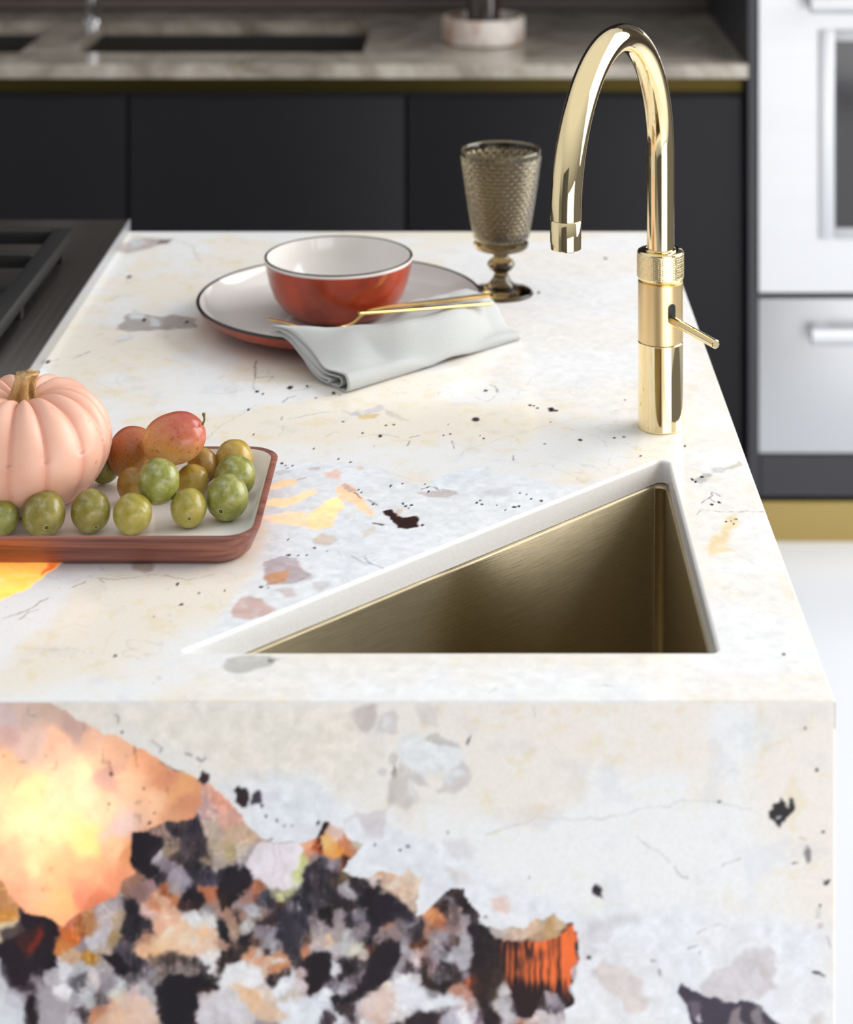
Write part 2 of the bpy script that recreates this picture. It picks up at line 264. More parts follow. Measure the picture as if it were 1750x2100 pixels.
MOSAIC=[(-319.9,771.9,205,150,80),(-318.3,783.6,190,140,95),(-316.6,765.2,235,215,180),(-303.2,768.6,40,25,35),(-294.9,755.2,45,22,28),(-313.3,748.5,38,28,38),(-299.2,761.2,120,45,32),(-305.9,752.5,150,55,32),(-293.2,741.8,30,20,30),(-309.9,731.8,40,28,40),(-303.2,735.1,50,38,48),(-288.2,765.2,40,25,32),(-321.6,728.4,205,205,210),(-318.3,705.0,225,230,236),(-309.9,715.1,165,155,165),(-311.6,701.7,215,220,228),(-301.6,711.7,35,22,28),(-301.6,701.7,40,28,32),(-291.5,718.4,165,155,165),(-293.2,701.7,180,172,178),(-284.8,706.7,185,178,182),(-298.2,725.1,120,108,115),(-279.8,735.1,225,222,228),(-279.8,718.4,235,232,235),(-285.8,730.1,190,185,190),(-269.8,736.8,190,190,195),(-268.1,728.4,110,105,112),(-271.5,715.1,175,172,178),(-263.1,718.4,195,195,198),(-259.8,728.4,225,215,215),(-279.8,751.8,205,135,80),(-274.8,758.5,190,110,60),(-268.1,765.2,165,105,65),(-261.4,768.6,180,130,90),(-276.5,768.6,200,120,100),(-273.1,745.2,205,170,140),(-263.1,745.2,165,125,60),(-266.5,751.8,150,135,140),(-259.8,755.2,205,200,205),(-254.7,756.9,200,190,195),(-251.4,768.6,195,180,180),(-243.0,768.6,190,165,140),(-244.7,755.2,165,140,100),(-251.4,750.2,180,160,145),(-248.1,775.2,180,165,165),(-244.7,741.8,28,18,24),(-239.7,736.8,30,18,24),(-251.4,736.8,170,160,160),(-251.4,730.1,160,152,160),(-246.4,725.1,150,142,150),(-241.4,751.8,85,75,85),(-233.0,745.2,75,68,80),(-235.7,763.5,50,42,52),(-233.0,771.9,45,38,48),(-226.3,765.2,55,48,58),(-228.0,740.1,55,48,58),(-223.0,735.1,110,100,105),(-236.4,728.4,95,88,95),(-241.4,725.1,215,218,215),(-243.0,716.7,215,215,205),(-253.1,715.1,120,108,112),(-254.7,708.4,205,145,115),(-248.1,711.7,225,170,145),(-258.1,701.7,220,160,125),(-243.0,701.7,245,205,165),(-233.0,705.0,240,205,190),(-226.3,713.4,225,205,205),(-233.0,718.4,215,190,190),(-268.1,703.4,90,75,78),(-273.1,700.0,205,200,205),(-228.0,818.7,32,22,32),(-231.3,825.4,35,25,35),(-221.3,808.7,30,22,32),(-223.0,823.7,32,24,32),(-219.6,802.0,40,32,42),(-207.9,825.4,120,100,90),(-199.6,835.4,80,65,65),(-204.6,830.4,60,52,62),(-189.6,825.4,62,52,58),(-192.9,832.1,55,48,60),(-196.2,815.4,85,72,75),(-202.9,812.0,78,62,62),(-186.2,812.0,60,50,55),(-207.9,817.0,150,130,110),(-213.0,832.1,140,110,100),(-216.3,812.0,180,170,175),(-217.0,815.4,205,200,205),(-179.5,845.4,205,165,160),(-172.8,848.8,235,170,150),(-166.2,838.8,225,175,160),(-176.2,832.1,195,175,160),(-162.8,828.7,210,180,155),(-152.8,825.4,205,175,150),(-176.2,818.7,185,165,145),(-166.2,817.0,185,165,130),(-156.1,817.0,195,180,165),(-146.1,823.7,190,165,150),(-154.5,810.3,170,160,160),(-174.5,808.7,180,165,155),(-182.9,810.3,150,130,110),(-149.4,817.0,175,165,165),(-201.3,798.6,165,155,165),(-196.2,793.6,160,152,165),(-207.9,805.3,130,118,128),(-202.9,788.6,175,165,165),(-213.0,798.6,70,60,68),(-223.0,793.6,165,130,130),(-226.3,790.3,150,115,110),(-231.3,795.3,160,120,100),(-187.9,802.0,70,62,75),(-179.5,798.6,72,66,82),(-172.8,800.3,65,58,70),(-182.9,805.3,60,52,62),(-191.2,807.0,62,52,58),(-162.8,798.6,32,24,32),(-156.1,802.0,35,28,36),(-166.2,792.0,35,25,30),(-156.1,792.0,30,22,28),(-171.2,785.3,60,38,32),(-164.5,785.3,45,30,30),(-189.6,785.3,38,28,36),(-194.6,780.3,70,45,45),(-189.6,776.9,60,35,32),(-192.9,788.6,35,28,34),(-181.2,786.9,190,120,90),(-177.9,781.9,170,130,115),(-181.2,778.6,150,140,140),(-184.5,773.6,170,160,160),(-213.0,781.9,215,170,145),(-216.3,778.6,220,150,110),(-209.6,771.9,235,190,165),(-219.6,775.2,230,190,180),(-214.6,766.9,235,185,160),(-202.9,771.9,225,180,155),(-202.9,785.3,200,130,90),(-207.9,788.6,150,90,60),(-187.9,768.6,228,235,240),(-191.2,771.9,230,230,230),(-182.9,771.9,222,220,222),(-177.9,766.9,230,225,220),(-182.9,761.2,255,205,150),(-176.2,760.2,250,215,185),(-189.6,761.9,245,215,190),(-199.6,765.2,240,200,170),(-206.3,761.9,250,225,200),(-216.3,755.2,250,215,175),(-206.3,753.5,245,200,165),(-196.2,755.2,248,225,205),(-189.6,755.2,240,235,235),(-216.3,750.2,255,205,150),(-223.0,748.5,235,190,155),(-196.2,748.5,235,195,170),(-186.2,750.2,238,205,185),(-179.5,751.8,230,200,185),(-174.5,758.5,235,200,180),(-219.6,755.2,225,185,150),(-223.0,765.2,60,50,58),(-222.3,756.9,200,150,125),(-177.9,736.8,235,230,230),(-182.9,741.8,225,225,228),(-176.2,745.2,232,225,222),(-171.2,761.9,25,22,30),(-168.8,760.2,22,20,28),(-172.2,766.9,40,38,45),(-167.8,771.9,175,135,115),(-164.5,768.6,180,145,125),(-162.8,761.9,170,140,120),(-159.5,771.9,95,70,65),(-171.2,753.5,190,150,130),(-156.1,771.9,165,130,115),(-157.8,780.3,160,140,140),(-151.1,776.9,170,165,170),(-149.4,775.2,205,205,212),(-154.5,766.9,200,198,195),(-154.5,763.5,190,185,180),(-146.1,771.9,150,130,120),(-147.8,788.6,170,110,85),(-152.8,785.3,165,125,115),(-142.8,775.2,130,110,105),(-142.8,768.6,75,62,68),(-141.1,768.6,60,40,40),(-136.1,781.9,60,55,65),(-142.8,785.3,75,72,82),(-131.1,780.3,85,52,48),(-129.4,775.2,60,55,65),(-122.7,778.6,95,90,100),(-124.4,785.3,62,55,65),(-119.4,785.3,50,45,55),(-141.1,761.9,130,120,130),(-146.1,758.5,150,138,145),(-137.7,758.5,160,155,165),(-149.4,755.2,140,105,95),(-136.1,751.8,180,175,180),(-139.4,753.5,165,158,165),(-129.4,758.5,42,38,48),(-126.0,751.8,48,42,52),(-122.7,765.2,62,58,68),(-119.4,755.2,70,64,72),(-122.7,745.2,50,44,54),(-129.4,765.2,58,52,62),(-118.7,768.6,62,58,70),(-162.8,746.8,60,45,45),(-156.1,753.5,55,42,45),(-167.8,743.5,60,42,42),(-159.5,751.8,75,60,55),(-172.8,738.5,70,52,52),(-152.8,758.5,42,32,38),(-171.2,741.8,62,48,45),(-152.8,746.8,225,165,130),(-146.1,746.8,215,195,185),(-142.8,743.5,225,170,140),(-137.7,743.5,230,190,165),(-131.1,745.2,215,150,110),(-129.4,738.5,225,155,110),(-132.7,735.1,230,165,125),(-141.1,736.8,230,190,165),(-146.1,740.1,228,175,145),(-126.0,736.8,200,150,120),(-138.7,748.5,90,75,80),(-131.1,741.1,215,215,218),(-166.2,735.1,232,235,240),(-156.1,738.5,240,240,242),(-149.4,736.8,235,232,232),(-146.1,731.8,228,228,230),(-169.5,728.4,230,225,225),(-156.1,731.8,225,215,208),(-159.5,725.1,238,215,195),(-152.8,718.4,245,205,165),(-149.4,711.7,240,200,165),(-162.8,718.4,225,215,210),(-144.4,725.1,220,205,200),(-139.4,718.4,225,205,190),(-139.4,708.4,215,195,180),(-142.8,705.0,215,200,190),(-172.8,721.8,220,218,222),(-171.2,711.7,225,228,235),(-182.9,711.7,195,185,188),(-176.2,708.4,180,170,175),(-169.5,705.0,200,195,200),(-182.9,703.4,225,228,235),(-159.5,705.0,228,232,240),(-162.8,711.7,225,228,235),(-179.5,718.4,205,195,195),(-186.2,700.0,225,220,225),(-156.1,700.0,220,215,215),(-206.3,718.4,24,18,26),(-199.6,728.4,26,20,28),(-192.9,715.1,25,18,26),(-206.3,705.0,28,20,28),(-189.6,725.1,28,20,28),(-209.6,711.7,30,24,32),(-197.9,703.4,28,20,28),(-184.5,721.8,55,35,30),(-179.5,728.4,35,28,32),(-179.5,731.8,60,52,55),(-176.2,725.1,50,32,28),(-213.0,721.8,45,40,52),(-191.2,700.0,40,28,32),(-202.9,700.0,35,25,30),(-213.0,738.5,115,100,95),(-206.3,736.8,110,95,92),(-199.6,736.8,140,125,122),(-192.9,735.1,130,118,115),(-216.3,741.8,110,92,80),(-207.9,741.8,80,65,60),(-189.6,738.5,85,70,68),(-196.2,741.1,80,68,62),(-184.5,736.8,80,70,75),(-219.6,731.8,150,142,148),(-216.3,728.4,125,115,115),(-223.0,721.8,185,180,182),(-219.6,715.1,190,182,182),(-219.6,705.0,220,205,205),(-214.6,701.7,215,190,170),(-214.6,711.7,110,95,90),(-136.1,730.1,50,38,42),(-131.1,732.4,52,42,46),(-126.0,733.5,60,50,55),(-122.7,731.8,225,225,232),(-129.4,728.4,225,228,235),(-132.7,721.8,232,235,242),(-122.7,718.4,205,195,185),(-117.7,725.1,220,210,212),(-129.4,715.1,215,205,195),(-122.7,708.4,235,238,245),(-131.1,710.0,228,230,238),(-116.0,701.7,230,235,242),(-116.0,820.4,245,180,145),(-112.7,815.4,235,165,140),(-106.0,818.7,150,70,40),(-101.0,823.7,255,195,135),(-95.9,817.0,255,190,120),(-92.6,813.7,250,180,100),(-85.9,817.0,225,150,100),(-85.9,823.7,215,150,115),(-95.9,830.4,225,195,180),(-89.3,830.4,225,195,185),(-102.6,830.4,60,25,25),(-104.3,835.4,60,30,32),(-80.9,818.7,205,150,125),(-89.3,807.0,150,80,50),(-85.9,808.7,80,45,38),(-77.6,822.0,195,185,165),(-109.3,812.0,165,140,135),(-136.1,815.4,238,228,235),(-141.1,808.7,235,225,232),(-129.4,812.0,240,232,238),(-132.7,802.0,235,222,230),(-136.1,795.3,235,225,230),(-126.0,795.3,238,228,235),(-149.4,805.3,238,230,234),(-122.7,817.0,238,230,235),(-121.0,808.7,235,230,225),(-119.4,802.0,205,210,150),(-121.0,797.0,225,225,195),(-131.1,785.3,205,208,150),(-124.4,786.9,200,205,150),(-118.7,810.3,195,200,130),(-132.7,789.3,150,145,125),(-102.6,808.7,85,78,88),(-92.6,807.0,120,112,122),(-109.3,802.0,60,52,60),(-106.0,795.3,70,62,68),(-99.3,798.6,55,48,58),(-112.7,795.3,48,42,52),(-92.6,795.3,75,62,60),(-89.3,798.6,95,78,60),(-116.0,788.6,52,48,58),(-107.6,785.3,72,66,74),(-99.3,788.6,62,56,64),(-112.7,778.6,50,44,54),(-102.6,781.9,80,72,80),(-92.6,781.9,52,42,46),(-84.2,788.6,165,155,162),(-82.6,790.3,210,205,210),(-79.2,793.6,55,45,50),(-75.9,792.0,60,52,60),(-69.2,788.6,38,30,38),(-65.9,781.9,32,24,34),(-74.2,781.9,35,28,36),(-55.8,781.9,30,22,32),(-59.2,775.2,32,25,36),(-49.1,775.2,45,36,42),(-62.5,792.0,50,42,48),(-77.6,795.3,62,50,52),(-70.9,775.2,35,28,38),(-84.2,781.9,50,40,42),(-75.9,775.2,120,112,120),(-64.2,800.3,225,190,170),(-59.2,798.6,215,180,155),(-59.2,793.6,195,165,145),(-45.8,798.6,230,205,185),(-52.5,788.6,205,175,155),(-45.8,792.0,220,190,165),(-40.8,795.3,225,200,180),(-49.1,781.9,215,185,165),(-42.5,781.9,205,180,160),(-55.8,793.6,228,212,195),(-37.4,798.6,220,205,185),(-65.9,796.0,220,205,200),(-106.0,771.9,130,115,122),(-97.6,771.9,30,20,22),(-99.3,773.6,28,18,18),(-92.6,771.9,165,150,155),(-89.3,765.2,175,160,160),(-102.6,763.5,160,148,150),(-82.6,770.2,62,55,65),(-77.6,773.6,130,122,132),(-75.9,761.9,135,122,128),(-82.6,760.2,150,138,142),(-70.9,758.5,50,42,50),(-92.6,758.5,180,165,165),(-102.6,753.5,190,170,165),(-99.3,755.2,225,195,165),(-106.0,748.5,190,180,180),(-109.3,751.8,185,170,168),(-114.3,748.5,190,130,100),(-116.0,753.5,120,90,78),(-119.4,740.1,60,52,58),(-84.2,760.2,225,228,230),(-85.9,750.2,205,205,202),(-79.2,748.5,215,212,195),(-92.6,748.5,195,188,190),(-92.6,743.5,165,155,160),(-95.9,750.2,195,190,190),(-74.2,745.2,180,165,160),(-109.3,741.8,35,25,30),(-104.3,745.2,38,30,38),(-109.3,731.8,28,18,24),(-102.6,735.1,32,24,32),(-106.0,725.1,35,22,26),(-111.0,721.8,38,26,30),(-99.3,728.4,45,36,42),(-117.7,733.5,200,175,175),(-116.0,728.4,225,205,205),(-114.3,721.8,215,195,195),(-121.0,728.4,228,230,238),(-92.6,735.8,228,228,230),(-90.9,736.8,215,215,218),(-85.9,736.8,45,38,44),(-82.6,735.1,38,32,36),(-89.3,731.8,42,34,40),(-77.6,735.1,90,80,86),(-75.9,740.1,80,66,66),(-89.3,740.1,80,70,78),(-79.2,728.4,105,92,98),(-74.2,731.8,135,125,132),(-92.6,726.8,120,112,122),(-85.9,726.8,140,132,140),(-80.9,725.1,125,115,122),(-95.9,725.1,105,95,105),(-87.6,721.8,175,170,178),(-99.3,721.8,230,232,238),(-92.6,715.1,42,36,44),(-85.9,715.1,35,30,36),(-82.6,718.4,40,32,38),(-89.3,710.0,55,42,44),(-82.6,710.0,60,48,52),(-77.6,721.8,42,32,34),(-75.9,723.4,48,36,38),(-92.6,703.4,220,220,226),(-84.2,703.4,70,55,60),(-87.6,700.0,180,175,182),(-99.3,711.7,200,200,210),(-106.0,718.4,205,205,212),(-102.6,713.4,225,228,238),(-112.7,713.4,200,195,200),(-109.3,705.0,230,235,242),(-97.6,703.4,75,62,70),(-60.8,755.2,60,48,52),(-55.8,751.8,42,32,38),(-59.2,741.8,30,22,30),(-52.5,745.2,32,24,32),(-65.9,735.1,45,32,34),(-62.5,731.8,30,22,28),(-65.9,728.4,35,26,32),(-69.2,748.5,120,70,55),(-65.9,751.8,110,75,65),(-67.5,721.8,60,45,48),(-67.5,743.5,75,55,55),(-72.5,728.4,120,110,116),(-64.2,756.9,110,98,100),(-55.8,761.9,145,125,128),(-62.5,760.2,140,120,120),(-59.2,765.2,190,140,115),(-50.8,768.6,120,100,98),(-65.9,765.2,35,30,40),(-60.8,768.6,45,38,46),(-45.8,768.6,130,122,130),(-49.1,771.9,160,155,162),(-40.8,768.6,140,132,138),(-39.1,765.2,60,52,58),(-35.8,768.6,52,45,50),(-37.4,758.5,55,45,48),(-42.5,758.5,120,105,110),(-45.8,755.2,150,142,150),(-45.8,748.5,170,165,172),(-40.8,745.2,165,155,160),(-39.1,753.5,110,70,50),(-34.1,753.5,100,60,38),(-30.8,755.2,85,52,36),(-45.8,738.5,170,160,165),(-35.8,748.5,200,170,165),(-39.1,741.8,205,185,185),(-43.1,737.5,70,58,66),(-32.4,741.8,90,65,60),(-27.4,740.1,130,105,105),(-29.1,745.2,150,125,125),(-22.4,741.8,165,155,162),(-29.1,728.4,60,42,38),(-32.4,733.5,55,38,34),(-24.1,725.1,50,36,36),(-22.4,731.8,110,98,102),(-29.1,735.1,120,100,98),(-20.7,721.8,60,45,46),(-25.7,718.4,55,42,44),(-32.4,771.9,230,165,125),(-27.4,770.2,240,170,120),(-22.4,770.2,215,140,95),(-29.1,765.2,175,130,110),(-24.1,761.9,150,125,122),(-25.7,766.9,120,80,60),(-20.7,758.5,160,145,150),(-25.7,756.9,165,150,150),(-22.4,751.8,140,130,135),(-19.1,748.5,130,120,128),(-49.1,728.4,215,212,215),(-42.5,725.1,225,225,230),(-52.5,730.1,200,195,198),(-35.8,718.4,232,235,242),(-39.1,728.4,215,210,212),(-49.1,718.4,232,230,232),(-55.8,721.8,215,195,185),(-60.8,720.1,210,190,180),(-65.9,715.1,225,210,205),(-59.2,711.7,235,205,190),(-62.5,705.0,232,200,185),(-69.2,711.7,215,208,212),(-75.9,708.4,190,180,188),(-52.5,711.7,225,215,212),(-45.8,711.7,228,228,235),(-49.1,703.4,225,218,215),(-69.2,703.4,225,225,230),(-72.5,698.3,228,225,230),(-55.8,703.4,228,218,220),(-29.1,711.7,235,238,245),(-22.4,713.4,230,235,242),(-42.5,706.7,215,212,215),(-42.5,700.0,60,48,52),(-32.4,701.7,40,30,36),(-35.8,703.4,60,48,54),(-25.7,703.4,55,42,46),(-20.7,706.7,100,85,85),(-17.4,701.7,190,185,195),(-50.8,698.3,110,95,98),(-10.7,785.3,75,60,60),(-7.4,781.9,50,36,40),(-4.0,776.9,48,34,38),(-14.0,788.6,85,65,62),(-15.7,781.9,125,118,125),(-19.1,775.2,60,40,40),(-10.7,775.2,130,110,110),(-0.7,775.2,60,45,48),(2.7,771.9,75,62,66),(-5.7,768.6,160,148,152),(-12.4,768.6,110,90,90),(-20.7,771.9,240,170,130),(-19.1,766.9,190,120,95),(-10.7,765.2,150,125,122),(-7.4,761.9,175,160,160),(-19.1,758.5,165,158,168),(-15.7,755.2,130,115,122),(-17.4,750.2,60,48,52),(-10.7,755.2,100,80,78),(-9.0,748.5,170,165,172),(-5.7,745.2,180,175,182),(-14.0,745.2,190,188,195),(-4.0,755.2,190,185,190),(-19.1,738.5,75,65,70),(-12.4,735.1,65,52,56),(-15.7,731.8,110,105,115),(-7.4,736.8,185,182,192),(-9.0,731.8,60,45,42),(-15.7,728.4,58,42,42),(-20.7,730.1,120,110,118),(-4.0,733.5,120,112,122),(2.7,761.9,32,25,35),(4.3,751.8,30,24,34),(6.0,741.8,38,28,32),(11.0,758.5,42,32,36),(12.7,748.5,45,36,36),(14.4,738.5,58,44,38),(7.7,731.8,62,42,34),(11.0,725.1,75,55,42),(14.4,718.4,95,78,60),(19.4,728.4,85,68,52),(17.7,751.8,48,32,28),(1.0,728.4,140,70,45),(2.7,721.8,85,50,40),(6.0,715.1,60,40,40),(9.4,708.4,50,36,38),(14.4,703.4,48,32,34),(1.0,735.1,62,42,42),(19.4,735.1,72,58,48),(11.0,700.0,50,36,38),(19.4,740.1,60,42,36),(22.7,748.5,150,65,35),(24.4,738.5,110,45,30),(27.7,750.2,215,105,65),(29.4,746.8,225,110,70),(32.8,741.8,230,110,75),(31.1,733.5,225,100,65),(33.8,750.2,50,28,30),(36.1,736.8,45,25,28),(38.4,745.2,190,90,58),(39.4,740.1,170,75,48),(41.8,748.5,150,62,42),(43.8,743.5,190,85,55),(45.5,736.8,180,78,52),(48.5,745.2,90,42,35),(49.5,735.1,85,40,34),(52.8,746.8,215,105,68),(54.5,736.8,225,110,72),(57.8,745.2,245,135,85),(61.2,741.8,245,145,95),(66.2,748.5,250,145,90),(64.5,740.1,245,130,80),(68.5,756.9,235,120,75),(64.5,735.1,215,100,65),(59.5,731.8,170,75,50),(67.2,736.8,190,85,55),(66.2,761.9,70,35,35),(70.5,751.8,60,32,35),(56.2,728.4,150,65,45),(31.1,726.8,150,60,40),(39.4,728.4,60,30,32),(46.1,728.4,80,40,36),(41.1,718.4,42,28,32),(36.1,715.1,48,32,36),(32.8,716.7,62,50,55),(37.8,705.0,48,32,34),(32.8,705.0,80,70,78),(41.1,708.4,62,46,50),(51.2,726.8,50,30,34),(61.2,725.1,90,40,32),(66.2,728.4,120,50,36),(62.9,718.4,45,30,34),(67.9,715.1,40,28,30),(47.8,715.1,60,45,48),(22.7,721.8,200,195,195),(21.1,711.7,195,190,192),(26.1,715.1,170,162,165),(24.4,705.0,205,200,205),(16.0,711.7,200,195,190),(29.4,700.0,190,170,170),(51.2,721.8,160,148,152),(54.5,716.7,165,155,162),(49.5,710.0,80,68,74),(57.8,711.7,150,142,152),(47.8,705.0,205,195,195),(54.5,703.4,220,210,212),(57.8,708.4,90,80,90),(61.2,703.4,205,195,200),(41.1,700.0,210,190,185),(67.9,735.1,205,200,205),(71.2,728.4,210,205,212),(69.5,721.8,225,228,238),(24.4,763.5,215,200,190),(31.1,760.2,200,175,155),(41.1,761.9,220,190,165),(47.8,768.6,205,180,155),(54.5,765.2,200,165,120),(61.2,766.9,205,180,150),(44.5,756.9,185,155,130),(27.7,756.9,190,165,150),(17.7,761.2,195,185,180),(56.2,760.2,195,165,125),(-15.7,716.7,228,232,240),(-19.1,711.7,235,238,245),(-9.0,715.1,225,225,235),(-10.7,720.1,205,150,130),(-5.7,716.7,190,140,125),(-0.7,711.7,190,165,160),(1.0,706.7,205,195,205),(-5.7,703.4,235,235,242),(-12.4,705.0,200,195,205),(-14.0,700.0,190,185,200),(-20.7,705.0,70,55,58),(4.3,701.7,110,95,105),(-17.4,706.7,120,110,120),(-9.0,710.0,220,205,205)]
